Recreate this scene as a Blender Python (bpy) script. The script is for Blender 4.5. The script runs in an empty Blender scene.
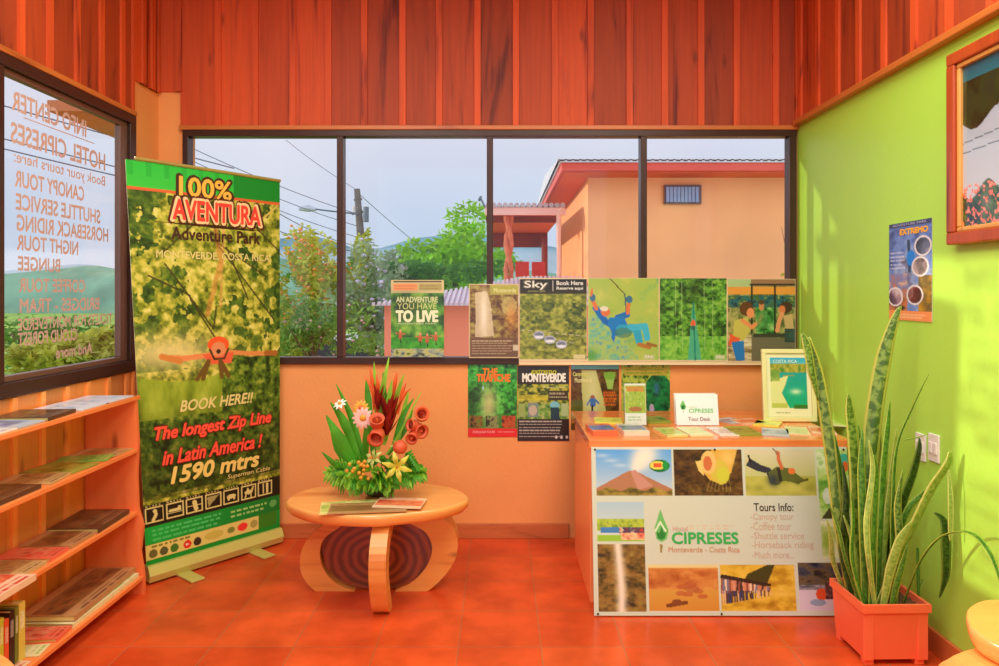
import bpy, bmesh, math, random
import numpy as np
from mathutils import Vector, Matrix, Euler
S = bpy.context.scene
COL = S.collection
PI = math.pi

# ------------------------------------------------------------------ camera
F, CX, HY, CH = 720.0, 499.5, 292.0, 1.42
cd = bpy.data.cameras.new('camera'); cam = bpy.data.objects.new('camera', cd); COL.objects.link(cam)
cam.location = (0, 0, CH); cam.rotation_euler = (PI/2, 0, 0)
cd.sensor_width = 36; cd.lens = F/999*36; cd.shift_y = -(333-HY)/999
cd.clip_start = 0.05; cd.clip_end = 2000
S.camera = cam
# ------------------------------------------------------------------ sky
w = bpy.data.worlds.new('sky'); S.world = w; w.use_nodes = True
nt = w.node_tree; nt.nodes.clear()
o_ = nt.nodes.new('ShaderNodeOutputWorld'); bg = nt.nodes.new('ShaderNodeBackground')
tc = nt.nodes.new('ShaderNodeTexCoord'); sx = nt.nodes.new('ShaderNodeSeparateXYZ'); rp = nt.nodes.new('ShaderNodeValToRGB')
nt.links.new(tc.outputs['Generated'], sx.inputs[0]); nt.links.new(sx.outputs['Z'], rp.inputs[0])
nz = nt.nodes.new('ShaderNodeTexNoise'); nz.inputs['Scale'].default_value = 3.0; nz.inputs['Detail'].default_value = 4
nt.links.new(tc.outputs['Generated'], nz.inputs['Vector'])
mx = nt.nodes.new('ShaderNodeMixRGB'); mx.blend_type = 'MIX'
mr = nt.nodes.new('ShaderNodeMapRange'); mr.inputs['From Min'].default_value = .4; mr.inputs['From Max'].default_value = .75; mr.inputs['To Max'].default_value = .45
nt.links.new(nz.outputs[0], mr.inputs[0]); nt.links.new(mr.outputs[0], mx.inputs[0])
mx.inputs[2].default_value = (0.83, 0.83, 0.90, 1)
e = rp.color_ramp.elements
e[0].position = 0.0; e[0].color = (0.58, 0.66, 0.78, 1)
e[1].position = 1.0; e[1].color = (0.50, 0.56, 0.80, 1)
x_ = e.new(0.08); x_.color = (0.52, 0.62, 0.79, 1)
x_ = e.new(0.22); x_.color = (0.70, 0.71, 0.84, 1)
# added sky boost behind the camera, unseen, lights the house front and the room
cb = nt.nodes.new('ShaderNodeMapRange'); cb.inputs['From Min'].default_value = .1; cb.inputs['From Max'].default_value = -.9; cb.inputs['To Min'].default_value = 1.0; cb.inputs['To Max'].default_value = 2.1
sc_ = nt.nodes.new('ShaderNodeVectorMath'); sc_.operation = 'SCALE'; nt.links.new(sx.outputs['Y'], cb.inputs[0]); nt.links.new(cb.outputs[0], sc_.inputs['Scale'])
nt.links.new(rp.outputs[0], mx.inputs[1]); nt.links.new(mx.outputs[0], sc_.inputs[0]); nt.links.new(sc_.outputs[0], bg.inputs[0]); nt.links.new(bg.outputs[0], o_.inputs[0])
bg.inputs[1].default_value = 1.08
# ------------------------------------------------------------------ sun through the left window
sd = bpy.data.lights.new('sun', 'SUN'); sun = bpy.data.objects.new('sun', sd); COL.objects.link(sun)
sd.energy = 2.5; sd.angle = math.radians(0.9); sd.color = (1.0, 0.88, 0.68)
sun.rotation_euler = Vector((3.69, -0.77, -0.73)).to_track_quat('-Z', 'Y').to_euler(); sun.location = (-6, 5, 5)
# ------------------------------------------------------------------ added ceiling fill lights, out of view, to brighten the room
FILLS = [(-0.9, 0.5), (0.9, 0.5), (-0.9, 2.1), (0.9, 2.1)]
for i, (lx, ly) in enumerate(FILLS):
    ld = bpy.data.lights.new('fill_light', 'AREA'); lo = bpy.data.objects.new('fill_light', ld); COL.objects.link(lo)
    ld.shape = 'RECTANGLE'; ld.size = 1.1; ld.size_y = 1.1; ld.energy = 41; ld.color = (0.92, 1.0, 0.93)
    lo.location = (lx, ly, 3.30)
vs = S.view_settings
S.display_settings.display_device = 'sRGB'
vs.view_transform = 'Standard'; vs.look = 'None'; vs.gamma = 1; vs.exposure = 0.0; vs.use_curve_mapping = False
S.cycles.max_bounces = 8; S.cycles.diffuse_bounces = 5; S.cycles.transparent_max_bounces = 24
S.cycles.caustics_reflective = False; S.cycles.caustics_refractive = False

# ================================================================== helpers
def s2l(c):
    return tuple((v/12.92 if v <= .04045 else ((v+.055)/1.055)**2.4) for v in c[:3])
def rgb(r, g, b): return s2l((r/255, g/255, b/255))
def W(x, y, z):
    """photo point at depth z -> world point"""
    return Vector(((x-CX)*z/F, z, CH-(y-HY)*z/F))

MATS = {}
def pmat(name, col, rough=.6, var=.12, scale=8.0, spec=.4, bump=0.0, coat=0.0, metal=0.0, stretch=(1, 1, 1), trans=0.0, bscale=None):
    if name in MATS: return MATS[name]
    m = bpy.data.materials.new(name); m.use_nodes = True; t = m.node_tree; b = t.nodes['Principled BSDF']
    b.inputs['Roughness'].default_value = rough; b.inputs['Specular IOR Level'].default_value = spec
    b.inputs['Metallic'].default_value = metal; b.inputs['Coat Weight'].default_value = coat
    co = t.nodes.new('ShaderNodeTexCoord'); mp = t.nodes.new('ShaderNodeMapping'); mp.inputs['Scale'].default_value = stretch
    n = t.nodes.new('ShaderNodeTexNoise'); n.inputs['Scale'].default_value = scale; n.inputs['Detail'].default_value = 5
    t.links.new(co.outputs['Object'], mp.inputs[0]); t.links.new(mp.outputs[0], n.inputs['Vector'])
    r = t.nodes.new('ShaderNodeValToRGB'); t.links.new(n.outputs[0], r.inputs[0])
    r.color_ramp.elements[0].position = .3; r.color_ramp.elements[1].position = .7
    r.color_ramp.elements[0].color = (*[c*(1-var) for c in col], 1); r.color_ramp.elements[1].color = (*[min(1, c*(1+var)) for c in col], 1)
    t.links.new(r.outputs[0], b.inputs['Base Color'])
    if bump:
        bp = t.nodes.new('ShaderNodeBump'); bp.inputs['Strength'].default_value = bump; bp.inputs['Distance'].default_value = .01
        if bscale:
            n2 = t.nodes.new('ShaderNodeTexNoise'); n2.inputs['Scale'].default_value = bscale; t.links.new(mp.outputs[0], n2.inputs['Vector']); t.links.new(n2.outputs[0], bp.inputs['Height'])
        else: t.links.new(n.outputs[0], bp.inputs['Height'])
        t.links.new(bp.outputs[0], b.inputs['Normal'])
    if trans:
        b.inputs['Subsurface Weight'].default_value = 0
        tr = t.nodes.new('ShaderNodeBsdfTranslucent'); ms = t.nodes.new('ShaderNodeMixShader'); ms.inputs[0].default_value = trans
        t.links.new(r.outputs[0], tr.inputs[0]); t.links.new(b.outputs[0], ms.inputs[1]); t.links.new(tr.outputs[0], ms.inputs[2])
        t.links.new(ms.outputs[0], t.nodes['Material Output'].inputs[0])
    MATS[name] = m; return m

def wood(name, dark, light, rough=.4, axis='Z', fine=1.0, tone=False, coat=0.15, knots=True, streak=None):
    """grain running along one axis, wavy figure and knots"""
    if name in MATS: return MATS[name]
    m = bpy.data.materials.new(name); m.use_nodes = True; t = m.node_tree; L = t.links; b = t.nodes['Principled BSDF']
    b.inputs['Roughness'].default_value = rough; b.inputs['Coat Weight'].default_value = coat; b.inputs['Coat Roughness'].default_value = .25
    co = t.nodes.new('ShaderNodeTexCoord'); src = co.outputs['Object']
    if tone:
        at = t.nodes.new('ShaderNodeAttribute'); at.attribute_name = 'tone'
        ad = t.nodes.new('ShaderNodeVectorMath'); ad.operation = 'MULTIPLY_ADD'; ad.inputs[1].default_value = (7, 9, 11)
        L.new(at.outputs['Vector'], ad.inputs[0]); L.new(src, ad.inputs[2]); src = ad.outputs[0]
    mp = t.nodes.new('ShaderNodeMapping'); sc = [5*fine]*3; sc['XYZ'.index(axis)] = .55*fine; mp.inputs['Scale'].default_value = sc
    L.new(src, mp.inputs[0])
    n1 = t.nodes.new('ShaderNodeTexNoise'); n1.inputs['Scale'].default_value = 1.6; n1.inputs['Detail'].default_value = 3; n1.inputs['Distortion'].default_value = 1.2
    L.new(mp.outputs[0], n1.inputs['Vector'])
    w1 = t.nodes.new('ShaderNodeMath'); w1.operation = 'MULTIPLY'; w1.inputs[1].default_value = 16; L.new(n1.outputs[0], w1.inputs[0])
    w2 = t.nodes.new('ShaderNodeMath'); w2.operation = 'SINE'; L.new(w1.outputs[0], w2.inputs[0])
    mp2 = t.nodes.new('ShaderNodeMapping'); sc2 = [60*fine]*3; sc2['XYZ'.index(axis)] = 2.0*fine; mp2.inputs['Scale'].default_value = sc2; L.new(src, mp2.inputs[0])
    n2 = t.nodes.new('ShaderNodeTexNoise'); n2.inputs['Scale'].default_value = 1; n2.inputs['Detail'].default_value = 4; L.new(mp2.outputs[0], n2.inputs['Vector'])
    a1 = t.nodes.new('ShaderNodeMath'); a1.operation = 'MULTIPLY_ADD'; a1.inputs[1].default_value = .07; L.new(w2.outputs[0], a1.inputs[0]); L.new(n1.outputs[0], a1.inputs[2])
    a2 = t.nodes.new('ShaderNodeMath'); a2.operation = 'MULTIPLY_ADD'; a2.inputs[1].default_value = .45; L.new(n2.outputs[0], a2.inputs[0]); L.new(a1.outputs[0], a2.inputs[2])
    r = t.nodes.new('ShaderNodeValToRGB'); L.new(a2.outputs[0], r.inputs[0])
    r.color_ramp.elements[0].position = .42; r.color_ramp.elements[0].color = (*dark, 1)
    r.color_ramp.elements[1].position = .92; r.color_ramp.elements[1].color = (*light, 1)
    md = r.color_ramp.elements.new(.62); md.color = (*[(a*.35+c*.65) for a, c in zip(dark, light)], 1)
    out = r.outputs[0]
    if knots:
        mp3 = t.nodes.new('ShaderNodeMapping'); sc3 = [5.0]*3; sc3['XYZ'.index(axis)] = 1.6; mp3.inputs['Scale'].default_value = sc3; L.new(src, mp3.inputs[0])
        v = t.nodes.new('ShaderNodeTexVoronoi'); v.inputs['Scale'].default_value = 1; L.new(mp3.outputs[0], v.inputs['Vector'])
        kr = t.nodes.new('ShaderNodeMapRange'); kr.inputs['From Min'].default_value = .03; kr.inputs['From Max'].default_value = .10; kr.inputs['To Min'].default_value = .8; kr.inputs['To Max'].default_value = 0
        L.new(v.outputs['Distance'], kr.inputs[0])
        mk = t.nodes.new('ShaderNodeMixRGB'); mk.inputs[2].default_value = (*[c*.45 for c in dark], 1); L.new(kr.outputs[0], mk.inputs[0]); L.new(out, mk.inputs[1]); out = mk.outputs[0]
    if tone:
        sp = t.nodes.new('ShaderNodeSeparateXYZ'); L.new(at.outputs['Vector'], sp.inputs[0])
        tr_ = t.nodes.new('ShaderNodeMapRange'); tr_.inputs['To Min'].default_value = .62; tr_.inputs['To Max'].default_value = 1.35; L.new(sp.outputs[0], tr_.inputs[0])
        mm = t.nodes.new('ShaderNodeVectorMath'); mm.operation = 'SCALE'; L.new(out, mm.inputs[0]); L.new(tr_.outputs[0], mm.inputs['Scale']); out = mm.outputs[0]
    L.new(out, b.inputs['Base Color'])
    bp = t.nodes.new('ShaderNodeBump'); bp.inputs['Strength'].default_value = .15; bp.inputs['Distance'].default_value = .004; L.new(n2.outputs[0], bp.inputs['Height']); L.new(bp.outputs[0], b.inputs['Normal'])
    MATS[name] = m; return m

def glass_mat():
    if 'glass' in MATS: return MATS['glass']
    m = bpy.data.materials.new('window_glass'); m.use_nodes = True; t = m.node_tree; t.nodes.remove(t.nodes['Principled BSDF'])
    tr = t.nodes.new('ShaderNodeBsdfTransparent'); tr.inputs[0].default_value = (.97, .98, .98, 1)
    gl = t.nodes.new('ShaderNodeBsdfGlossy'); gl.inputs['Roughness'].default_value = .02
    lw = t.nodes.new('ShaderNodeLayerWeight'); lw.inputs['Blend'].default_value = .5
    pw = t.nodes.new('ShaderNodeMath'); pw.operation = 'POWER'; pw.inputs[1].default_value = 5; t.links.new(lw.outputs['Facing'], pw.inputs[0])
    ma = t.nodes.new('ShaderNodeMath'); ma.operation = 'MULTIPLY_ADD'; ma.inputs[1].default_value = .8; ma.inputs[2].default_value = .012; t.links.new(pw.outputs[0], ma.inputs[0])
    ms = t.nodes.new('ShaderNodeMixShader'); t.links.new(ma.outputs[0], ms.inputs[0]); t.links.new(tr.outputs[0], ms.inputs[1]); t.links.new(gl.outputs[0], ms.inputs[2])
    t.links.new(ms.outputs[0], t.nodes['Material Output'].inputs[0]); MATS['glass'] = m; return m

class MB:
    """collects boxes, prisms, tubes, ribbons into one mesh"""
    def __init__(s): s.bm = bmesh.new(); s.tone = s.bm.verts.layers.float_vector.new('tone'); s.uv = s.bm.loops.layers.uv.new('UVMap')
    def settone(s, vs, t):
        if t is not None:
            for v in vs: v[s.tone] = t
    def box(s, x0, x1, y0, y1, z0, z1, bev=0, M=None, tone=None):
        vs = [s.bm.verts.new((x, y, z)) for x in (x0, x1) for y in (y0, y1) for z in (z0, z1)]
        fs = [s.bm.faces.new([vs[i] for i in q]) for q in ((0, 1, 3, 2), (4, 6, 7, 5), (0, 4, 5, 1), (2, 3, 7, 6), (0, 2, 6, 4), (1, 5, 7, 3))]
        if bev:
            es = list({e for f in fs for e in f.edges})
            r = bmesh.ops.bevel(s.bm, geom=es, offset=bev, segments=2, affect='EDGES', profile=.5)
            vs = list({v for f in r['faces'] for v in f.verts} | {v for v in vs if v.is_valid})
        s.settone(vs, tone)
        if M is not None: bmesh.ops.transform(s.bm, matrix=M, verts=vs)
        return s
    def prism(s, pts, a, b, M=None, bev=0):
        """pts (x,z) outline extruded along y from a to b"""
        A = [s.bm.verts.new((p[0], a, p[1])) for p in pts]; B = [s.bm.verts.new((p[0], b, p[1])) for p in pts]
        fs = [s.bm.faces.new(A), s.bm.faces.new(B[::-1])]; n = len(pts)
        for i in range(n): fs.append(s.bm.faces.new((A[i], B[i], B[(i+1) % n], A[(i+1) % n])))
        vs = A+B
        if bev:
            es = list({e for f in fs[:2] for e in f.edges})
            r = bmesh.ops.bevel(s.bm, geom=es, offset=bev, segments=3, affect='EDGES', profile=.5)
            vs = list({v for f in r['faces'] for v in f.verts} | {v for v in vs if v.is_valid})
        if M is not None: bmesh.ops.transform(s.bm, matrix=M, verts=vs)
        return s
    def tube(s, pts, r, n=8, cap=True):
        pts = [Vector(p) for p in pts]; rs = r if isinstance(r, (list, tuple)) else [r]*len(pts); rings = []
        up = Vector((0, 0, 1))
        for i, p in enumerate(pts):
            d = (pts[min(i+1, len(pts)-1)]-pts[max(i-1, 0)]).normalized()
            a = d.cross(up); a = a.normalized() if a.length > 1e-3 else Vector((1, 0, 0)); c = a.cross(d)
            rings.append([s.bm.verts.new(p+(a*math.cos(k*2*PI/n)+c*math.sin(k*2*PI/n))*rs[i]) for k in range(n)])
        for A, B in zip(rings, rings[1:]):
            for k in range(n): s.bm.faces.new((A[k], A[(k+1) % n], B[(k+1) % n], B[k]))
        if cap and n > 2: s.bm.faces.new(rings[0][::-1]); s.bm.faces.new(rings[-1])
        return s
    def lathe(s, prof, c=(0, 0, 0), n=24, wob=None):
        rings = []
        for r, z in prof: rings.append([s.bm.verts.new((c[0]+r*(wob[k] if wob else 1)*math.cos(2*PI*k/n), c[1]+r*(wob[k] if wob else 1)*math.sin(2*PI*k/n), c[2]+z)) for k in range(n)])
        for A, B in zip(rings, rings[1:]):
            for k in range(n): s.bm.faces.new((A[k], A[(k+1) % n], B[(k+1) % n], B[k]))
        s.bm.faces.new(rings[0][::-1]); s.bm.faces.new(rings[-1]); return s
    def ribbon(s, pts, wid, side=(1, 0, 0), fold=.25, sub=4):
        """leaf blade: centreline, width per point, folded along the midrib"""
        P = [Vector(p) for p in pts]; n = len(P); Q = []; Wd = []
        for i in range(n-1):
            for k in range(sub):
                t = k/sub; p0, p1, p2, p3 = P[max(i-1, 0)], P[i], P[i+1], P[min(i+2, n-1)]
                Q.append(.5*((2*p1)+(p2-p0)*t+(2*p0-5*p1+4*p2-p3)*t*t+(3*p1-p0-3*p2+p3)*t**3)); Wd.append(wid[i]*(1-t)+wid[i+1]*t)
        Q.append(P[-1]); Wd.append(wid[-1]); rows = []
        side = Vector(side).normalized(); N = len(Q)
        for i, q in enumerate(Q):
            d = (Q[min(i+1, N-1)]-Q[max(i-1, 0)]).normalized(); a = side-d*side.dot(d)
            a = a.normalized() if a.length > .05 else Vector((1, 0, 0)); nn = d.cross(a); h = Wd[i]/2
            rows.append([s.bm.verts.new(q+a*h*u+nn*h*fold*abs(u)) for u in (-1, -.6, 0, .6, 1)])
        for i, (A, B) in enumerate(zip(rows, rows[1:])):
            for k in range(4):
                f = s.bm.faces.new((A[k], A[k+1], B[k+1], B[k])); f.smooth = True
                us = (0, .2, .5, .8, 1)
                for lp, (u, v) in zip(f.loops, ((us[k], i), (us[k+1], i), (us[k+1], i+1), (us[k], i+1))): lp[s.uv].uv = (u, v/(N-1))
        return s
    def build(s, name, mat, parent=None, smooth=False, loc=None, weld=False, angle=None):
        me = bpy.data.meshes.new(name)
        bmesh.ops.recalc_face_normals(s.bm, faces=s.bm.faces)
        s.bm.to_mesh(me); s.bm.free()
        if mat: me.materials.append(mat)
        if smooth: me.polygons.foreach_set('use_smooth', [True]*len(me.polygons))
        if angle is not None: me.set_sharp_from_angle(angle=math.radians(angle))
        o = bpy.data.objects.new(name, me); COL.objects.link(o)
        if parent: o.parent = parent
        if loc: o.location = loc
        return o
def tag(o, label=None, cat=None, group=None, kind=None):
    for k, v in (('label', label), ('category', cat), ('group', group), ('kind', kind)):
        if v: o[k] = v
    return o
def empty(name, loc=(0, 0, 0), rz=0):
    o = bpy.data.objects.new(name, None); COL.objects.link(o); o.location = loc; o.rotation_euler = (0, 0, rz); o.empty_display_size = .05; return o
def struct(o): o['kind'] = 'structure'; return o
def ico(mb, c, r, sub=2, sq=(1, 1, 1), jit=0, rnd=None):
    rr = bmesh.ops.create_icosphere(mb.bm, subdivisions=sub, radius=1)
    for v in rr['verts']:
        k = 1+(rnd.uniform(-jit, jit) if rnd else 0)
        v.co = Vector((c[0]+v.co.x*r*sq[0]*k, c[1]+v.co.y*r*sq[1]*k, c[2]+v.co.z*r*sq[2]*k))
        for f in v.link_faces: f.smooth = True

# ---------------------------------------------------------------- printed artwork
def vnoise(h, w, cy, cx, rs):
    g = rs.rand(int(cy)+3, int(cx)+3); yy = np.linspace(0, cy, h)[:, None]; xx = np.linspace(0, cx, w)[None, :]
    y0 = yy.astype(int); x0 = xx.astype(int); fy = yy-y0; fx = xx-x0; fy = fy*fy*(3-2*fy); fx = fx*fx*(3-2*fx)
    return (g[y0, x0]*(1-fy)*(1-fx)+g[y0+1, x0]*fy*(1-fx)+g[y0, x0+1]*(1-fy)*fx+g[y0+1, x0+1]*fy*fx)
def fbm(h, w, sy, sx, seed, octv=4):
    rs = np.random.RandomState(seed); out = np.zeros((h, w)); a = 1; tot = 0
    for o in range(octv):
        out += a*vnoise(h, w, sy*2**o, sx*2**o, rs); tot += a; a *= .62
    out /= tot; out = (out-out.min())/(np.ptp(out)+1e-6); return out
class Art:
    def __init__(s, w, h, base=(255, 255, 255)):
        s.w, s.h = w, h; s.a = np.ones((h, w, 3))*np.array(base)/255.
        s.U, s.V = np.meshgrid((np.arange(w)+.5)/w, (np.arange(h)+.5)/h)
    def m(s, box): u0, v0, u1, v1 = box; return (s.U >= u0) & (s.U <= u1) & (s.V >= v0) & (s.V <= v1)
    def put(s, mask, c, alpha=1.0):
        c = np.array(c)/255.; mk = (mask*alpha)[..., None] if mask.dtype != bool else mask[..., None]*alpha
        s.a = s.a*(1-mk)+c*mk; return s
    def rect(s, u0, v0, u1, v1, c, al=1.0): return s.put(s.m((u0, v0, u1, v1)), c, al)
    def grad(s, box, c0, c1, horiz=False):
        u0, v0, u1, v1 = box; t = ((s.U-u0)/(u1-u0) if horiz else (s.V-v0)/(v1-v0)).clip(0, 1)[..., None]
        g = (np.array(c0)*(1-t)+np.array(c1)*t)/255.; mk = s.m(box)[..., None]; s.a = np.where(mk, g, s.a); return s
    def noise(s, box, cols, sy, sx, seed, mask=None, octv=4, con=1.3):
        n = fbm(s.h, s.w, sy, sx, seed, octv); n = ((n-.5)*con+.5).clip(0, 1); k = len(cols)-1
        cols = np.array(cols, float)/255.; i = np.minimum((n*k).astype(int), k-1); f = (n*k-i)[..., None]
        g = cols[i]*(1-f)+cols[i+1]*f; mk = s.m(box) if mask is None else (s.m(box) & mask)
        s.a = np.where(mk[..., None], g, s.a); return s
    def emask(s, cu, cv, ru, rv): return ((s.U-cu)/ru)**2+((s.V-cv)/rv)**2 <= 1
    def ell(s, cu, cv, ru, rv, c, al=1.0): return s.put(s.emask(cu, cv, ru, rv), c, al)
    def soft(s, cu, cv, ru, rv, c, al=1.0):
        d = ((s.U-cu)/ru)**2+((s.V-cv)/rv)**2; return s.put(np.exp(-d*1.2), c, al)
    def pmask(s, pts):
        ins = np.zeros(s.U.shape, bool); n = len(pts); j = n-1
        for i in range(n):
            xi, yi = pts[i]; xj, yj = pts[j]
            if yi != yj:
                c = ((yi > s.V) != (yj > s.V)) & (s.U < (xj-xi)*(s.V-yi)/(yj-yi)+xi); ins ^= c
            j = i
        return ins
    def poly(s, pts, c, al=1.0): return s.put(s.pmask(pts), c, al)
    def line(s, pts, wd, c, al=1.0, wd2=None):
        asp = s.h/s.w; mk = np.zeros(s.U.shape, bool); n = len(pts)-1
        for i, ((x0, y0), (x1, y1)) in enumerate(zip(pts, pts[1:])):
            dx, dy = x1-x0, (y1-y0)*asp; L2 = dx*dx+dy*dy+1e-9; px = s.U-x0; py = (s.V-y0)*asp
            t = ((px*dx+py*dy)/L2).clip(0, 1); ww = wd if wd2 is None else wd+(wd2-wd)*((i+t)/n)
            mk |= (px-t*dx)**2+(py-t*dy)**2 <= (ww/2)**2
        return s.put(mk, c, al)
    def scribble(s, u0, v0, u1, rows, pitch, c, th=.35, seed=0):
        """rows of print too small to read in the photo"""
        r = random.Random(seed)
        for k in range(rows):
            v = v0+k*pitch; u = u0; end = u1-(u1-u0)*r.uniform(0, .18)
            while u < end:
                l = r.uniform(.03, .10)*(u1-u0)*1.3; s.rect(u, v, min(u+l, end), v+pitch*th, c, .85); u += l+.012
        return s
def print_mat(name, rough=.35, coat=0.0):
    key = 'print_'+name
    if key in MATS: return MATS[key]
    m = bpy.data.materials.new(key); m.use_nodes = True; t = m.node_tree; b = t.nodes['Principled BSDF']
    a = t.nodes.new('ShaderNodeVertexColor'); a.layer_name = 'artwork'; t.links.new(a.outputs[0], b.inputs['Base Color'])
    b.inputs['Roughness'].default_value = rough; b.inputs['Coat Weight'].default_value = coat; b.inputs['Specular IOR Level'].default_value = .35
    MATS[key] = m; return m
def sheet(name, art, Wd, Ht, mat, thick=.003, edge=(235, 230, 215), parent=None):
    """flat print in local x/z, facing -y, with real thickness behind it"""
    w, h = art.w, art.h
    xs = np.linspace(-Wd/2, Wd/2, w); zs = np.linspace(Ht/2, -Ht/2, h); X, Z = np.meshgrid(xs, zs)
    co = np.stack([X.ravel(), np.zeros(w*h), Z.ravel()], 1)
    idx = np.arange(w*h).reshape(h, w); q = np.stack([idx[:-1, :-1], idx[1:, :-1], idx[1:, 1:], idx[:-1, 1:]], -1).reshape(-1, 4)
    n = w*h; bx = [(-Wd/2, 0, -Ht/2), (Wd/2, 0, -Ht/2), (Wd/2, 0, Ht/2), (-Wd/2, 0, Ht/2)]
    ex = np.array(bx+[(a, thick, c) for a, b, c in bx]); co = np.concatenate([co, ex])
    F2 = [(n, n+4, n+5, n+1), (n+1, n+5, n+6, n+2), (n+2, n+6, n+7, n+3), (n+3, n+7, n+4, n), (n+4, n+7, n+6, n+5)]
    faces = q.tolist()+[list(f) for f in F2]
    me = bpy.data.meshes.new(name); me.from_pydata(co.tolist(), [], faces)
    c = art.a.clip(0, 1).reshape(-1, 3); c = np.concatenate([c, np.ones((8, 3))*np.array(edge)/255.])
    lin = np.where(c <= .04045, c/12.92, ((c+.055)/1.055)**2.4); rgba = np.concatenate([lin, np.ones((len(lin), 1))], 1)
    at = me.color_attributes.new('artwork', 'FLOAT_COLOR', 'POINT'); at.data.foreach_set('color', rgba.ravel())
    me.materials.append(mat); o = bpy.data.objects.new(name, me); COL.objects.link(o)
    if parent: o.parent = parent
    return o
TXC = {}
def text_verts(txt, bold=0.0, spacing=1.0):
    k = (txt, bold, spacing)
    if k in TXC: return TXC[k]
    cu = bpy.data.curves.new('t', 'FONT'); cu.body = txt; cu.offset = bold; cu.space_character = spacing; cu.resolution_u = 3
    ob = bpy.data.objects.new('t', cu); COL.objects.link(ob); bpy.context.view_layer.update()
    me = bpy.data.meshes.new_from_object(ob.evaluated_get(bpy.context.evaluated_depsgraph_get()))
    co = np.array([v.co[:] for v in me.vertices]).reshape(-1, 3); fs = [tuple(p.vertices) for p in me.polygons]
    bpy.data.objects.remove(ob); bpy.data.curves.remove(cu); bpy.data.meshes.remove(me)
    TXC[k] = (co, fs); return co, fs
def lettering(items, Wd, Ht, parent, name='lettering', y=-.0012, rough=.5, shear=0):
    """items: (text, u0, v0, u1, v1, colour[, bold[, shear[, layer[, mirror]]]]) in sheet coordinates; one mesh per line of text"""
    lines = {}
    for it in items: lines.setdefault((it[0], it[9] if len(it) > 9 else False), []).append(it)
    out = None
    for (txt, mir), its_ in lines.items():
        V = []; Fs = []; MI = []; mats = []; keys = {}
        for it in its_:
            u0, v0, u1, v1, colr = it[1:6]; bold = it[6] if len(it) > 6 else 0.02; sh = it[7] if len(it) > 7 else 0; lay = it[8] if len(it) > 8 else 0
            fat = bold*1.15; co, fs = text_verts(txt, 0)
            if not len(co): continue
            mn, mxx = co.min(0), co.max(0); sx = (co[:, 0]-mn[0])/(mxx[0]-mn[0]); sz = (co[:, 1]-mn[1])/(mxx[1]-mn[1])
            if mir: sx = 1-sx
            x = (u0+(u1-u0)*sx-.5)*Wd; z = (.5-(v1+(v0-v1)*sz))*Ht; x = x+sh*(z-z.min())
            if colr not in keys:
                keys[colr] = len(mats); mats.append(pmat('ink_%d_%d_%d' % colr, rgb(*colr), rough, .03, 20))
            rad = fat*abs(v1-v0)*Ht; offs = [(0, 0)]+([(rad*math.cos(q*PI/4), rad*math.sin(q*PI/4)) for q in range(8)] if fat else [])
            for ko, (dx, dz) in enumerate(offs):
                base = len(V); V += [(a+dx, y-.0008*lay-.00005*ko, c+dz) for a, c in zip(x, z)]
                for f in fs: Fs.append([i+base for i in (f if not mir else f[::-1])]); MI.append(keys[colr])
        me = bpy.data.meshes.new(name); me.from_pydata(V, [], Fs)
        for m in mats: me.materials.append(m)
        me.polygons.foreach_set('material_index', MI)
        o = bpy.data.objects.new(name, me); COL.objects.link(o); o.parent = parent; out = o
        if parent is None: LOOSE.append(o)
    return out
LOOSE = []

# ================================================================== materials
M_clad = wood('cedar_cladding', rgb(110, 26, 8), rgb(200, 76, 26), .65, 'Z', 1.0, tone=True, coat=0.0)
M_trimw = wood('trim_wood', rgb(150, 62, 22), rgb(206, 116, 48), .45, 'X', 1.0, knots=False)
M_trimy = wood('trim_wood_side', rgb(150, 62, 22), rgb(206, 116, 48), .45, 'Y', 1.0, knots=False)
M_pine = wood('orange_pine', rgb(222, 126, 58), rgb(244, 158, 80), .4, 'Z', 1.0, tone=True)
M_shelf = wood('shelf_pine', rgb(226, 104, 48), rgb(250, 146, 76), .38, 'Y', 1.0)
M_desk = wood('desk_wood', rgb(226, 100, 44), rgb(250, 140, 72), .3, 'Z', 1.0, knots=False, coat=.3)
M_rust = wood('rustic_table_wood', rgb(206, 112, 44), rgb(236, 158, 78), .4, 'X', .8, coat=.1)
M_or = pmat('orange_plaster', rgb(240, 158, 90), .6, .04, 3, bump=.15, bscale=60)
M_orx = pmat('neighbour_plaster', rgb(250, 176, 118), .8, .05, 2)
M_gr = pmat('green_plaster', rgb(178, 226, 82), .42, .03, 2, bump=.08, bscale=50)
M_bronze = pmat('dark_bronze_frame', rgb(66, 40, 30), .35, .1, 6, metal=.2)
M_base = wood('baseboard_wood', rgb(150, 70, 30), rgb(206, 112, 56), .5, 'X', 1.0, knots=False)
M_white = pmat('white_plastic', rgb(236, 226, 214), .4, .03, 6)
M_black = pmat('black_plastic', rgb(38, 32, 30), .5, .1, 8)
M_ceil = pmat('ceiling_wood', rgb(214, 150, 96), .6, .08, 3)

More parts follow.
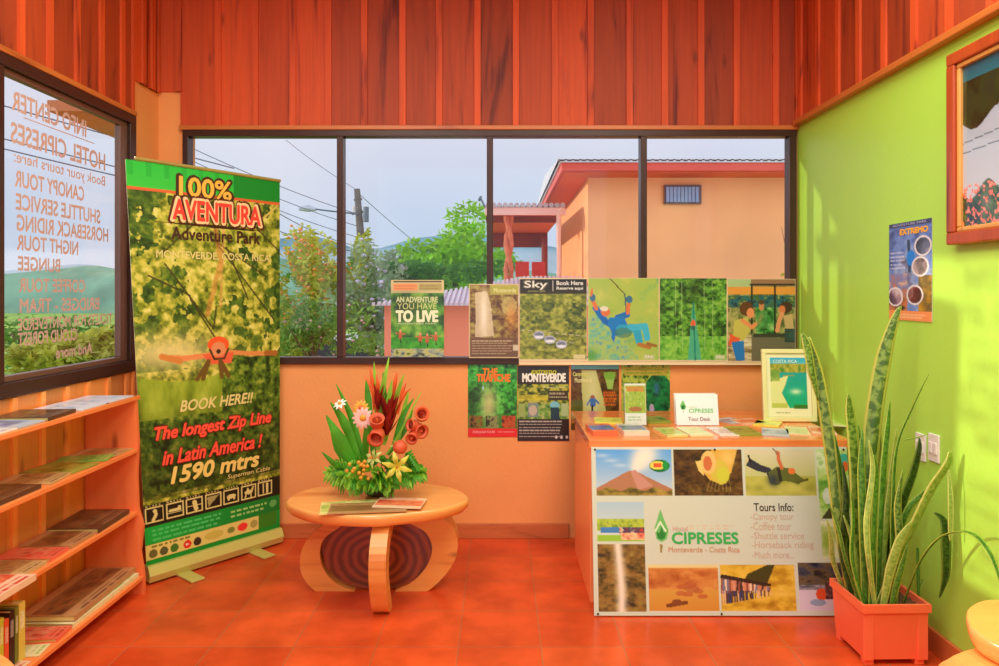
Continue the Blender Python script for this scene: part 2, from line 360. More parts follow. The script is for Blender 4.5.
# floor tile
mf = bpy.data.materials.new('terracotta_tile'); mf.use_nodes = True; t = mf.node_tree; L = t.links; b = t.nodes['Principled BSDF']
co = t.nodes.new('ShaderNodeTexCoord'); mp = t.nodes.new('ShaderNodeMapping'); mp.inputs['Location'].default_value = (.164+3.3, -3.21+6.6, 0); L.new(co.outputs['Object'], mp.inputs[0])
br = t.nodes.new('ShaderNodeTexBrick'); br.offset = 0; br.squash = 1; br.inputs['Scale'].default_value = 1; br.inputs['Mortar Size'].default_value = .0035
br.inputs['Mortar Smooth'].default_value = .4; br.inputs['Brick Width'].default_value = .33; br.inputs['Row Height'].default_value = .33; br.inputs['Bias'].default_value = 0
br.inputs['Color1'].default_value = (*rgb(232, 92, 40), 1); br.inputs['Color2'].default_value = (*rgb(216, 74, 30), 1); br.inputs['Mortar'].default_value = (*rgb(196, 104, 60), 1)
L.new(mp.outputs[0], br.inputs['Vector'])
n = t.nodes.new('ShaderNodeTexNoise'); n.inputs['Scale'].default_value = 5; n.inputs['Detail'].default_value = 5; L.new(co.outputs['Object'], n.inputs['Vector'])
r = t.nodes.new('ShaderNodeValToRGB'); L.new(n.outputs[0], r.inputs[0]); r.color_ramp.elements[0].position = .35; r.color_ramp.elements[0].color = (.62, .55, .5, 1); r.color_ramp.elements[1].position = .65; r.color_ramp.elements[1].color = (1.0, 1.0, 1.0, 1)
mm = t.nodes.new('ShaderNodeMixRGB'); mm.blend_type = 'MULTIPLY'; mm.inputs[0].default_value = .75; L.new(br.outputs[0], mm.inputs[1]); L.new(r.outputs[0], mm.inputs[2]); L.new(mm.outputs[0], b.inputs['Base Color'])
b.inputs['Roughness'].default_value = .27; b.inputs['Specular IOR Level'].default_value = .45
bp = t.nodes.new('ShaderNodeBump'); bp.inputs['Strength'].default_value = .4; bp.inputs['Distance'].default_value = .003; bp.invert = True; L.new(br.outputs['Fac'], bp.inputs['Height']); L.new(bp.outputs[0], b.inputs['Normal'])

# ================================================================== room shell
XL, XR, YB, YF, ZC = -1.97, 1.72, 4.16, -3.2, 3.4
struct(MB().box(XL-.15, XR+.15, YF, YB+.15, -.12, 0).build('floor', mf))
struct(MB().box(XL-.15, XR+.15, YF, YB+.15, ZC, ZC+.1).build('ceiling', M_ceil))
rnd = random.Random(4)
def planks(a0, a1, z0, z1, place, pitch=.178, bat=.036, seed=1, extra=None):
    """board-and-batten cladding; place(mb, a, b, depth_out, z0, z1, tone) puts one board"""
    r = random.Random(seed); mb = MB(); a = a0
    while a < a1-.01:
        p = pitch*r.uniform(.93, 1.07); b_ = min(a+p, a1)
        lo = z0 if extra is None else extra((a+b_)/2, z0)
        place(mb, a, b_-.001, .012, lo, z1, (r.random(), r.random(), r.random()))
        place(mb, b_-bat*.5, b_+bat*.5 if b_ < a1 else b_, .024, lo, z1, (.8+.4*r.random(), r.random(), r.random()))
        a = b_
    return mb
# back wall
wb = struct(MB().box(XL-.055, XR+.15, YB, YB+.15, 0, 1.004)
            .box(XL-.055, -1.822, YB, YB+.15, 1.004, ZC).box(-1.822, XR+.15, YB, YB+.15, 2.352, ZC)
            .box(1.706, XR+.15, YB, YB+.15, 1.004, 2.352).build('wall_back', M_or))
pl = lambda mb, a, b_, d, z0, z1, tn: mb.box(a, b_, YB-d, YB+.001, z0, z1, tone=tn)
planks(-1.838, XR, 2.375, ZC, pl, .215, seed=5).build('wood_cladding', M_clad, wb)
planks(XL, -1.838, 2.575, ZC, pl, .12, seed=6).build('wood_cladding', M_clad, wb)
MB().box(-1.84, XR, YB-.03, YB+.001, 2.352, 2.378, .004).build('trim_strip', M_trimw, wb)
# left wall
wl = struct(MB().box(XL-.055, XL, YF, YB, 0, 1.015).box(XL-.055, XL, 3.845, YB, 1.015, ZC).box(XL-.055, XL, YF, 3.845, 2.358, ZC)
            .box(XL-.055, XL, YF, -.4, 1.015, 2.358).build('wall_left', M_or))
pll = lambda mb, a, b_, d, z0, z1, tn: mb.box(XL-.001, XL+d, a, b_, z0, z1, tone=tn)
planks(-1.2, 3.845, 2.385, ZC, pll, .20, seed=7).build('wood_cladding', M_clad, wl)
planks(3.846, YB-.024, 2.562, ZC, pll, .11, seed=8).build('wood_cladding', M_clad, wl)
MB().box(XL-.001, XL+.035, -1.2, 3.85, 2.358, 2.384, .004).build('trim_strip', M_trimy, wl)
planks(-1.2, 3.84, .02, .995, pll, .17, .028, seed=9).build('pine_boarding', M_pine, wl)
# right wall
wr = struct(MB().box(XR, XR+.15, YF, YB, 0, ZC).build('wall_right', M_gr))
plr = lambda mb, a, b_, d, z0, z1, tn: mb.box(XR-d, XR+.001, a, b_, z0, z1, tone=tn)
planks(-1.2, YB-.024, 2.40, ZC, plr, .22, seed=10).build('wood_cladding', M_clad, wr)
MB().box(XR-.04, XR+.001, -1.2, YB-.03, 2.372, 2.402, .004).build('trim_strip', M_trimy, wr)
struct(MB().box(XL, .40, YB-.016, YB, 0, .085, .003).build('baseboard_back', M_base))
M_basey = wood('baseboard_wood_side', rgb(150, 70, 30), rgb(206, 112, 56), .5, 'Y', 1.0, knots=False)
struct(MB().box(XR-.016, XR, -1.2, YB-.02, 0, .09, .003).build('baseboard_right', M_basey))
# back window: frame, mullions, panes
w1 = struct(empty('window_1', (0, YB, 1.004)))
def wpart(o, w): o.parent = w; o.matrix_parent_inverse = Matrix.Translation(-w.location); return o
fr = MB(); y0, y1 = YB-.025, YB+.05
for bx in ((-1.822, 1.708, 1.004, 1.045), (-1.822, 1.708, 2.315, 2.352)): fr.box(bx[0], bx[1], y0, y1, bx[2], bx[3], .003)
for xx in ((-1.822, -1.79), (1.665, 1.708)): fr.box(xx[0], xx[1], y0, y1, 1.045, 2.315, .003)
wpart(fr.build('window_frame', M_bronze), w1)
mu = [-.916, -.055, .829]
for i, x in enumerate(mu): wpart(MB().box(x-.018, x+.018, y0-.004, y1, 1.045, 2.315, .003).build('mullion', M_bronze), w1)
ed = [-1.79]+mu+[1.665]
for a, b_ in zip(ed, ed[1:]): wpart(MB().box(a, b_, YB+.02, YB+.024, 1.04, 2.32).build('pane', glass_mat()), w1)
# left window
w2 = struct(empty('window_2', (XL, 2.9, 1.015)))
fr = MB(); x0, x1 = XL-.05, XL+.03
for z0, z1 in ((1.0, 1.06), (2.31, 2.36)): fr.box(x0, x1, -.4, 3.85, z0, z1, .004)
fr.box(x0, x1, 3.79, 3.85, 1.06, 2.31, .004); fr.box(x0, x1, -.4, -.34, 1.06, 2.31, .004)
wpart(fr.build('window_frame', M_bronze), w2)
for a, b_ in ((2.765, 2.83), (1.72, 1.79), (.66, .73)): wpart(MB().box(x0, x1-.004, a, b_, 1.06, 2.31, .004).build('mullion', M_bronze), w2)
fr = MB()
for a, b_ in ((2.83, 3.79), (1.79, 2.765)):
    fr.box(XL-.02, XL+.012, a, b_, 1.06, 1.085, .003).box(XL-.02, XL+.012, a, b_, 2.285, 2.31, .003).box(XL-.02, XL+.012, a, a+.02, 1.085, 2.285, .003).box(XL-.02, XL+.012, b_-.07, b_, 1.085, 2.285, .003)
wpart(fr.build('sash', pmat('sash_bronze', rgb(112, 78, 62), .35, .1, 6)), w2)
for a, b_ in ((2.83, 3.79), (1.79, 2.765), (.73, 1.72), (-.34, .66)): wpart(MB().box(XL-.006, XL-.002, a, b_, 1.06, 2.31).build('pane', glass_mat()), w2)
# reversed lettering on the left pane, read from the street
M_let = (204, 164, 152)
PX = [("INFO CENTER", 12, 86, 101, 19), ("HOTEL CIPRESES", 11, 105, 133, 20), ("Book your tours here:", 14, 105, 158, 15), ("CANOPY TOUR", 15, 84, 178, 16),
      ("SHUTTLE SERVICE", 16, 100, 201, 16), ("HORSEBACK RIDING", 17, 108, 222, 16), ("NIGHT TOUR", 17, 78, 242, 15), ("BUNGEE", 18, 60, 263, 14),
      ("COFFEE TOUR", 19, 85, 285, 14), ("BRIDGES - TRAM", 20, 99, 306, 14), ("TICKETS FOR MONTEVERDE", 18, 112, 325, 12), ("CLOUD FOREST", 18, 77, 340, 13), ("And more", 56, 92, 356, 12)]
its = []; y_of = lambda x: F*1.97/(CX-x)
for tx, xa, xb, yy, hh in PX:
    ya, yb = y_of(xa), y_of(xb); zc = CH+(HY-yy)/246.; hz = hh/246./2
    if tx == 'And more': zc = 1.42+(292-353)/226.
    its.append((tx, ya-3, .0+(2-(zc+hz)), yb-3, 2-(zc-hz), M_let, .012 if 'ook' in tx else .028, 0, 0, True))
# sheet of size 1 x 1 centred at (y 3.5, z 1.5): local x -> +y, facing the room
lt = lettering([(a, b_, c, d, e_, f, g, h, i, j) for a, b_, c, d, e_, f, g, h, i, j in its], 1, 1, None, 'lettering', 0)
for lt in LOOSE: lt.rotation_euler = (0, 0, PI/2); lt.location = (XL, 3.5, 1.5); lt.parent = w2; lt.matrix_parent_inverse = Matrix.Translation(-w2.location)
ul = MB().box(XL-.001, XL+.0005, 2.98, 3.50, 2.14, 2.144)
wpart(ul.build('underline_strip', pmat('ink_206_158_140', rgb(*M_let))), w2)
# bodies for the added ceiling fill lights
for lx, ly in FILLS:
    c = empty('fill_light_body', (lx, ly, 3.31)); tag(c, 'added unseen square ceiling fill light %s the desk side' % ('on' if lx > 0 else 'away from') + (', nearer the window' if ly > 1 else ', nearer the entrance'), 'lamp')
    MB().box(-.6, .6, -.6, .6, .015, .09, .004).build('housing', M_white, c)
# roof eave outside the left window
struct(MB().box(-2.45, XL-.056, 3.9, 4.7, 2.40, 2.46).build('trim_1', wood('eave_wood', rgb(150, 84, 40), rgb(196, 132, 76), .6, 'Y')))

# ================================================================== outdoors
struct(MB().box(-60, 40, 4.6, 120, -1.1, -1.0).build('floor_outdoor_ground', pmat('outdoor_grass', rgb(150, 190, 70), .9, .25, .6)))
struct(MB().box(-60, XL-.6, -20, 4.6, -1.1, -1.0).build('floor_side_ground', pmat('outdoor_grass', rgb(150, 190, 70), .9, .25, .6)))
# hills
def hill(name, y, pts, depth, mat, seed):
    r = np.random.RandomState(seed); nx, ny = 120, 10; x0, x1 = pts[0][0], pts[-1][0]
    xs = np.linspace(x0, x1, nx); hs = np.interp(xs, [p[0] for p in pts], [p[1] for p in pts])
    nz = vnoise(ny, nx, 3, 40, r); V = []
    for j in range(ny):
        f = math.sin(PI*j/(ny-1)*.5)
        for i in range(nx): V.append((xs[i], y+depth*j/(ny-1), -3+(hs[i]+3)*f*(1+.16*(nz[j, i]-.5))))
    me = bpy.data.meshes.new(name); me.from_pydata(V, [], [(j*nx+i, j*nx+i+1, (j+1)*nx+i+1, (j+1)*nx+i) for j in range(ny-1) for i in range(nx-1)])
    me.materials.append(mat); o = bpy.data.objects.new(name, me); COL.objects.link(o); return struct(o)
def hpt(x, y, z): p = W(x, y, z); return (p.x, p.z)
M_hill = pmat('forest_hill', rgb(116, 152, 158), .95, .25, .12, bump=.5)  # bluish aerial haze is mixed into the far hill colour
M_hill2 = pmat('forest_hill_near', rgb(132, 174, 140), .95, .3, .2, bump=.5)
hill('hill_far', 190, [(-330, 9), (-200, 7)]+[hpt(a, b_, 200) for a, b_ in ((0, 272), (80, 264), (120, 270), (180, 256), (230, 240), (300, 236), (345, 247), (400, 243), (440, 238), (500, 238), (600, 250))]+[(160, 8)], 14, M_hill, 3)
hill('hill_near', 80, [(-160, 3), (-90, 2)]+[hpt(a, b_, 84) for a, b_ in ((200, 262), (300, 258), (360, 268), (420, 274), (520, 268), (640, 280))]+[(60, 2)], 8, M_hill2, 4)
# haze between the near hill and the far one
hm = MB(); v = [hm.bm.verts.new(q) for q in ((-330, 96, -6), (160, 96, -6), (160, 96, 6), (-330, 96, 6), (-330, 186, -6), (160, 186, -6), (160, 186, 13), (-330, 186, 13))]
for q in ((0, 1, 2, 3), (4, 7, 6, 5), (0, 4, 5, 1), (3, 2, 6, 7), (0, 3, 7, 4), (1, 5, 6, 2)): hm.bm.faces.new([v[k] for k in q])
hz = hm.build('haze', None); hz['kind'] = 'stuff'; tag(hz, 'pale morning haze lying before the far forest hills', 'haze')
mh = bpy.data.materials.new('haze'); mh.use_nodes = True; t = mh.node_tree; t.nodes.remove(t.nodes['Principled BSDF'])
vsn = t.nodes.new('ShaderNodeVolumeScatter'); vsn.inputs['Color'].default_value = (.93, .95, 1, 1); vsn.inputs['Density'].default_value = .006; vsn.inputs['Anisotropy'].default_value = .2
t.links.new(vsn.outputs[0], t.nodes['Material Output'].inputs['Volume']); hz.data.materials.append(mh)

def leafmat(nm, c, var=.35): return pmat(nm, rgb(*c), .6, var, 1.5, trans=.35)
def tree(name, label, c, r, n, ls, mat, trunk_h, group=None, sq=(1, 1, .9), seed=0, trunk_r=.09, extra=None):
    """crown of many separate leaf blades gathered in clumps, on a trunk"""
    rr = random.Random(seed); root = empty(name, (c[0], c[1], c[2]-trunk_h)); tag(root, label, 'tree' if 'tree' in name else 'shrub', group)
    mb = MB(); clumps = [Vector((rr.gauss(0, .45), rr.gauss(0, .45), rr.gauss(0, .42))) for _ in range(16)]
    for i in range(n):
        k = rr.choice(clumps); p = k+Vector((rr.gauss(0, 1), rr.gauss(0, 1), rr.gauss(0, 1))).normalized()*rr.uniform(.2, .42)
        p = Vector((p.x*r*sq[0], p.y*r*sq[1], p.z*r*sq[2]+trunk_h))
        d = Vector((rr.gauss(0, 1), rr.gauss(0, 1), rr.gauss(0, .6))).normalized(); a = d.cross(Vector((rr.random(), rr.random(), 1))).normalized(); l = ls*rr.uniform(.6, 1.3)
        vs = [mb.bm.verts.new(p-d*l), mb.bm.verts.new(p+a*l*.45), mb.bm.verts.new(p+d*l), mb.bm.verts.new(p-a*l*.45)]; mb.bm.faces.new(vs)
    mb.build('crown', mat, root)
    tb = MB().tube([(0, 0, 0), (.03*r, 0, trunk_h*.5), (0, .02, trunk_h)], [trunk_r, trunk_r*.8, trunk_r*.5], 8)
    for k in clumps[:6]: tb.tube([(0, 0, trunk_h*.75), (k.x*r*.6, k.y*r*.6, trunk_h+k.z*r*.5)], [trunk_r*.4, trunk_r*.15], 5)
    tb.build('trunk', pmat('bark', rgb(110, 88, 70), .9, .3, 5), root)
    if extra: extra(root, rr, clumps)
    return root
def blossoms(colr, n, size):
    def f(root, rr, clumps):
        mb = MB(); c = [ch for ch in root.children if ch.name.startswith('crown')][0]; vs = c.data.vertices
        for i in range(n):
            p = vs[rr.randrange(len(vs))].co; ico(mb, p, size*rr.uniform(.6, 1.2), 1, (1, 1, .7))
        mb.build('blossoms', pmat('blossom_%d_%d_%d' % colr, rgb(*colr), .6, .1, 3), root)['kind'] = 'stuff'
    return f
G_br = leafmat('leaves_bright', (168, 214, 50)); G_mid = leafmat('leaves_mid', (140, 180, 84)); G_yel = leafmat('leaves_yellow', (196, 200, 80)); G_sil = leafmat('leaves_pale', (176, 200, 156)); G_dk = leafmat('leaves_deep', (96, 150, 56))
P = W(455, 262, 24); tree('broadleaf_tree', 'bright green round tree just left of the porch with the twisted post', P, 1.9, 5200, .14, G_br, 2.6, sq=(1.15, 1, .78), seed=1, trunk_r=.16)
P = W(415, 272, 18.6); tree('broadleaf_tree', 'lower darker green tree in front of the hazy hills, below the pale poster edge', P, 1.3, 3200, .12, G_dk, 2, sq=(1.5, 1, .45), seed=2, trunk_r=.12)
P = W(310, 290, 12); tree('garden_tree', 'yellow-green garden tree right beside the banner edge, with orange blossoms', P, 1.05, 4200, .075, G_yel, 2.4, sq=(.75, 1, 1.2), seed=3, extra=blossoms((250, 156, 70), 900, .03))
P = W(372, 305, 11); tree('garden_tree', 'grey-green garden tree behind the second window pane, dotted with pale lilac flowers', P, .8, 3600, .06, G_sil, 2.2, sq=(.8, 1, 1.1), seed=4, extra=blossoms((226, 214, 240), 150, .045))
P = W(312, 335, 9.5); tree('flowering_shrub', 'low green shrub with small pink and white flowers under the garden trees', P, .75, 3200, .05, G_mid, 1.5, sq=(1.3, 1, .6), seed=5, trunk_r=.04, extra=blossoms((240, 190, 190), 120, .024))
P = W(362, 262, 17); tree('creeper_shrub', 'yellow-green creeper climbing the foot of the utility pole', P, .55, 1400, .07, G_yel, 3.0, sq=(.45, .6, 1.3), seed=6, trunk_r=.04)
P = W(795, 240, 7.4); tree('creeper_shrub', 'thin yellow-leaved climber hanging at the far right edge of the window', P, .5, 260, .045, G_yel, 2.2, sq=(.2, .3, 1.6), seed=9, trunk_r=.015)
for i, (x, y, z, r_, m_, lb) in enumerate(((-9.3, 15, .1, 1.5, G_dk, 'dark green tree seen low through the right part of the lettered window'), (-15, 19.5, .0, 1.9, G_mid, 'mid green tree seen low through the middle of the lettered window'),
                                       (-21.5, 21, -.1, 2.0, G_sil, 'pale grey-green tree seen low through the left part of the lettered window'), (-6.6, 11.8, .5, .9, G_yel, 'yellow-green tree at the right edge of the lettered window'))):
    tree('garden_tree', lb, Vector((x, y, z)), r_, 3000, .1, m_, 1.3, sq=(1.5, 1, .55), seed=20+i)
hd = MB(); rr = random.Random(5)
for i in range(5200):
    p = Vector((rr.uniform(-13.5, -5.2), rr.gauss(9.5, .22), rr.uniform(-1, .12))); d = Vector((rr.gauss(0, 1), rr.gauss(0, 1), rr.gauss(0, 1))).normalized(); a = d.cross(Vector((.3, .2, 1))).normalized(); l = .08
    hd.bm.faces.new([hd.bm.verts.new(q) for q in (p-d*l, p+a*l*.5, p+d*l, p-a*l*.5)])
hd = hd.build('clipped_hedge', G_dk); tag(hd, 'long clipped green hedge beyond the lettered window', 'hedge')
pv = struct(MB().box(-8, -2.6, -20, 7.2, -1.0, -.96).build('trim_2', pmat('pink_paving', rgb(214, 150, 130), .8, .08, 2)))
rl = empty('low_fence', (-4.6, 7.3, -1)); tag(rl, 'low pale rail fence crossing the foot of the lettered window', 'fence')
MB().box(-6, 2.3, -.03, .03, 1.02, 1.07).build('rail', M_white, rl)
for i in range(8): MB().box(-5.8+i*1.1, -5.74+i*1.1, -.03, .03, 0, 1.02).build('post', M_white, rl)

# neighbour house
nh = empty('neighbour_house', W(690, 292, 8)); nh.location.z = -1; tag(nh, 'orange two-storey house with red fascia and white roof, filling the right panes', 'house')
def hp(o): return wpart(o, nh)
hx0 = .983; hz1 = 2.70
hp(MB().box(hx0, 5.0, 8.0, 11.9, -1, hz1).build('wall', M_orx))
M_fas = pmat('red_fascia', rgb(220, 84, 64), .5, .05, 3); M_roof = pmat('roof_sheet', rgb(214, 214, 222), .4, .05, 3); M_sof = pmat('red_soffit', rgb(224, 98, 62), .6, .08, 3)
hp(MB().box(.66, 5.2, 7.62, 7.66, 2.705, 2.80).box(.66, .70, 7.66, 12.3, 2.705, 2.80).build('fascia', M_fas))
rf = MB(); 
for i in range(60):
    a = .64+i*.0765; rf.box(a, a+.045, 7.60, 9.9, 2.80, 2.825)
rf.box(.64, 5.2, 7.6, 12.3, 2.79, 2.812)
v = [rf.bm.verts.new(q) for q in ((.62, 7.58, 2.82), (5.2, 7.58, 2.82), (5.2, 9.9, 3.03), (.62, 9.9, 3.03), (.62, 12.3, 2.82), (5.2, 12.3, 2.82))]
for q in ((0, 1, 2, 3), (3, 2, 5, 4), (0, 3, 4), (1, 5, 2)): rf.bm.faces.new([v[k] for k in q])
hp(rf.build('roof', M_roof))
hp(MB().box(.70, 5.1, 7.66, 12.2, 2.69, 2.704).build('soffit', M_sof))
vt = hp(MB().box(*[W(664, 0, 7.98).x, W(701, 0, 7.98).x], 7.96, 8.0, W(0, 204, 7.98).z, W(0, 185, 7.98).z).build('window', pmat('vent_frame', rgb(110, 84, 84), .5, .1, 5)))
vb = MB(); xa, xb = W(666, 0, 7.95).x, W(699, 0, 7.95).x
for i in range(9): q = xa+(xb-xa)*i/9; vb.box(q+.003, q+(xb-xa)/9-.004, 7.945, 7.959, W(0, 202, 7.95).z, W(0, 187, 7.95).z)
vb = vb.build('louvre', pmat('vent_slats', rgb(140, 156, 190), .4, .1, 5), vt)
# porch
pc = empty('porch', (.3, 9, -1)); tag(pc, 'open red-roofed porch on a twisted timber post, left of the orange house', 'porch')
def pp(o): return wpart(o, pc)
xl, xr = -.17, .78
pp(MB().box(xl, xr, 8.5, 8.54, 2.33, 2.42).build('fascia', pmat('pink_fascia', rgb(246, 190, 170), .6, .05, 3)))
cr = MB()
for i in range(14): q = xl+(xr-xl)*i/14; cr.tube([(q+.035, 8.48, 2.445), (q+.035, 11.8, 2.50)], .03, 8)
pp(cr.build('roof', pmat('roof_tile_grey', rgb(190, 172, 170), .6, .1, 4)))
pp(MB().box(xl, xr, 8.54, 11.8, 2.38, 2.41).build('ceiling_boards', M_sof))
pp(MB().box(xl, xr, 9.1, 9.18, 2.30, 2.38).build('beam', pmat('porch_beam', rgb(140, 60, 40), .6, .2, 3)))
pp(MB().box(xl, xr, 11.7, 11.8, 2.15, 2.38).build('beam', pmat('porch_beam', rgb(140, 60, 40), .6, .2, 3)))
for sgn in (-1, 1):
    pts = [(.10+sgn*.035*math.sin(k*.9)+.01, 8.7+.03*math.cos(k*.9)*sgn, 1.5+k*.098) for k in range(10)]
    pp(MB().tube(pts, .032, 8).build('post', pmat('twisted_post', rgb(214, 120, 80), .6, .15, 5)))
pp(MB().tube([(.72, 11.5, 1.5), (.72, 11.5, 2.3)], .05, 8).build('post', pmat('porch_beam', rgb(140, 60, 40), .6, .2, 3)))
pp(MB().tube([(.70, 8.52, 1.5), (.70, 8.52, 2.35), (.74, 8.52, 2.42)], .03, 8).build('downpipe', pmat('downpipe', rgb(250, 200, 176), .5, .05, 3)))
pp(MB().box(-.2, .975, 8.56, 11.8, 1.38, 1.455).build('deck', M_orx))
for i, (x, y) in enumerate(((.30, 9.4), (.52, 9.5))):
    ch = empty('garden_chair', (x, y, 1.46)); tag(ch, ['red garden chair on the porch, nearer the twisted post', 'red garden chair on the porch, nearer the house wall'][i], 'chair')
    mc = pmat('red_chair', rgb(216, 70, 50), .5, .1, 4)
    MB().box(-.09, .09, -.09, .09, .16, .18, .004).build('seat', mc, ch); MB().box(-.09, .09, .07, .09, .18, .36, .004).build('backrest', mc, ch)
    for a in (-.08, .08):
        for b_ in (-.08, .08): MB().tube([(a, b_, 0), (a, b_, .17)], .008, 6).build('leg', mc, ch)
# lower wing with the corrugated hip roof
lw_ = empty('lower_wing', (0, 7.4, -1)); tag(lw_, 'low salmon outbuilding with pale corrugated roof behind the window posters', 'building')
wpart(MB().box(-1.12, .95, 7.0, 8.4, -1, 1.31).build('wall', pmat('salmon_plaster', rgb(244, 140, 104), .8, .05, 2)), lw_)
rb = MB(); p0, p1, p2, p3 = Vector((-1.22, 6.88, 1.29)), Vector((.97, 6.88, 1.29)), Vector((.97, 8.46, 1.585)), Vector((.3, 8.46, 1.585))
n = 44
for i in range(n):
    a, b_ = i/n, (i+.55)/n; A = p0.lerp(p1, a); B = p0.lerp(p1, b_); tt = lambda x: min(1, max(.02, (x-p0.x)/(p3.x-p0.x)))
    C = Vector((B.x, 6.88+1.58*tt(B.x), 1.29+.295*tt(B.x))); D = Vector((A.x, 6.88+1.58*tt(A.x), 1.29+.295*tt(A.x))); u = Vector((0, 0, .025))
    vs = [rb.bm.verts.new(q) for q in (A, B, C, D, A+u, B+u, C+u, D+u)]
    for q in ((4, 5, 6, 7), (0, 1, 5, 4), (1, 2, 6, 5), (3, 0, 4, 7)): rb.bm.faces.new([vs[k] for k in q])
rb.bm.faces.new([rb.bm.verts.new(q) for q in (p0, p1, p2, p3)]); rb.bm.faces.new([rb.bm.verts.new(q) for q in (p0, p3, Vector((p0.x, 8.5, 1.3)))])
wpart(rb.build('roof', pmat('roof_pinkish', rgb(226, 208, 212), .5, .06, 4)), lw_)
# white parked vehicle glimpsed low in the second pane
vh = empty('white_car', (W(362, 352, 15.5).x-.2, 15.5, -.98)); tag(vh, 'white car half hidden by shrubs, low in the second window pane', 'car')
MB().prism([(-1.3, .3), (-1.35, .8), (-1.0, .95), (-.7, 1.45), (.6, 1.5), (.95, .95), (1.35, .85), (1.35, .3)], -.6, .6, bev=.05).build('body', pmat('white_paint', rgb(240, 240, 245), .3, .02, 2), vh, True, angle=40)
MB().prism([(-.86, .97), (-.63, 1.38), (.52, 1.42), (.78, .97)], -.61, -.595).build('side_window', pmat('dark_glass', rgb(60, 70, 80), .15, .1, 2), vh)
for a in (-.85, .85): MB().tube([(a, -.62, .3), (a, -.45, .3)], .3, 20).build('wheel', M_black, vh)
# utility pole, lamp arm, cables
up = empty('utility_pole', (W(358, 0, 18).x, 18, -1)); tag(up, 'tall weathered utility pole with transformer rising above the garden', 'pole')
def up_(o): return wpart(o, up)
up_(MB().tube([W(362, 330, 18), W(361, 240, 18), W(357, 189, 18)], [.12, .10, .075], 10).build('pole', pmat('pole_wood', rgb(120, 112, 108), .9, .2, 4)))
up_(MB().tube([W(366, 222, 17.8), W(366, 207, 17.8)], .07, 10).build('transformer', pmat('pole_grey', rgb(110, 120, 132), .5, .1, 4)))
up_(MB().tube([W(354, 200, 18), W(362, 199, 18)], .03, 6).build('crossarm', pmat('pole_wood', rgb(120, 112, 108), .9, .2, 4)))
up_(MB().tube([W(352, 214, 18), W(367, 211, 18)], .03, 6).build('crossarm', pmat('pole_wood', rgb(120, 112, 108), .9, .2, 4)))
for xx in (353.5, 360, 366): up_(MB().tube([W(xx, 212, 18), W(xx, 206, 18)], .025, 6).build('insulator', M_white))
sl = empty('street_lamp', W(358, 213, 17.9)); tag(sl, 'grey street lamp on a long arm reaching left from the utility pole', 'street lamp')
wpart(MB().tube([W(358, 214, 17.9), W(330, 211, 17.9), W(314, 209, 17.9)], .022, 6).build('arm', pmat('pole_grey', rgb(110, 120, 132), .5, .1, 4)), sl)
wpart(MB().tube([W(316, 209.5, 17.9), W(308, 208.3, 17.9), W(299, 208.5, 17.9)], [.04, .09, .05], 8).build('lamp_head', pmat('lamp_head', rgb(196, 200, 206), .4, .05, 4)), sl)
def cable(a, b_, sag, name='overhead_cable', lab='thin dark overhead cable strung across the sky behind the back window', grp='cables behind the back window', r=.009):
    a, b_ = Vector(a), Vector(b_); pts = [a.lerp(b_, i/16)-Vector((0, 0, sag*4*(i/16)*(1-i/16))) for i in range(17)]
    tag(MB().tube(pts, r, 5).build(name, pmat('cable_grey', rgb(120, 116, 126), .6, .1, 4)), lab, 'cable', grp)
CL = ['top one of the cables fanning out from the pole top behind the banner', 'second of the cables running from behind the banner to the pole', 'third of the cables running from behind the banner to the pole', 'cable dropping steeply across the first pane to the pole top', 'cable falling from the pole top to the right past the trees', 'lower cable right of the banner edge, above its twin', 'lowest cable right of the banner edge, just over the garden trees']
for cl_, (a, b_, sg) in zip(CL, (((150, 128, 14), (357, 214, 18), .1), ((150, 140, 14), (357, 226, 18), .12), ((150, 150, 14), (357, 237, 18), .14), ((286, 140, 20), (357, 190, 18), .05), ((357, 192, 18), (485, 290, 30), .2), ((270, 208, 13), (357, 246, 18), .1), ((270, 228, 13), (357, 252, 18), .05))):
    cable(W(*a), W(*b_), sg, lab=cl_)
for za, zb, cl_ in ((2.9, 2.55, 'topmost cable crossing behind the reversed window lettering'), (2.55, 2.2, 'middle cable crossing behind the reversed window lettering'), (2.43, 2.1, 'lowest cable crossing behind the reversed window lettering')):
    cable((-9.5, 3, za+1.6), (-3.5, 9.5, zb+.5), .1, lab=cl_, grp='cables behind the lettered window', r=.008)
tag(MB().tube([Vector((W(493, 280, 13).x, 13, -1)), W(493, 280, 13), W(489, 215, 13), W(481, 199, 13)], .02, 6).tube([W(481, 199, 13), W(479, 198, 13)], .05, 8).build('thin_mast', pmat('pole_grey', rgb(110, 120, 132), .5, .1, 4)), 'thin pale mast with small round head left of the porch roof', 'mast')

# ================================================================== artwork builders
PG = print_mat('glossy', .3, .2); PM = print_mat('matte', .5)
def poster(name, label, cat, art, x0, y0, x1, y1, z, edge=(235, 230, 210), mat=None, thick=.002, group=None):
    """sheet whose corners are given on a plane parallel to the back wall"""
    a, b_ = W(x0, y0, z), W(x1, y1, z); Wd, Ht = b_.x-a.x, a.z-b_.z
    o = sheet(name, art, Wd, Ht, mat or PG, thick, edge); o.location = ((a.x+b_.x)/2, z, (a.z+b_.z)/2); tag(o, label, cat, group)
    return o, Wd, Ht
GRN = [(22, 40, 12), (40, 84, 20), (86, 140, 30), (150, 180, 56), (196, 206, 96)]
ZP = YB-.045
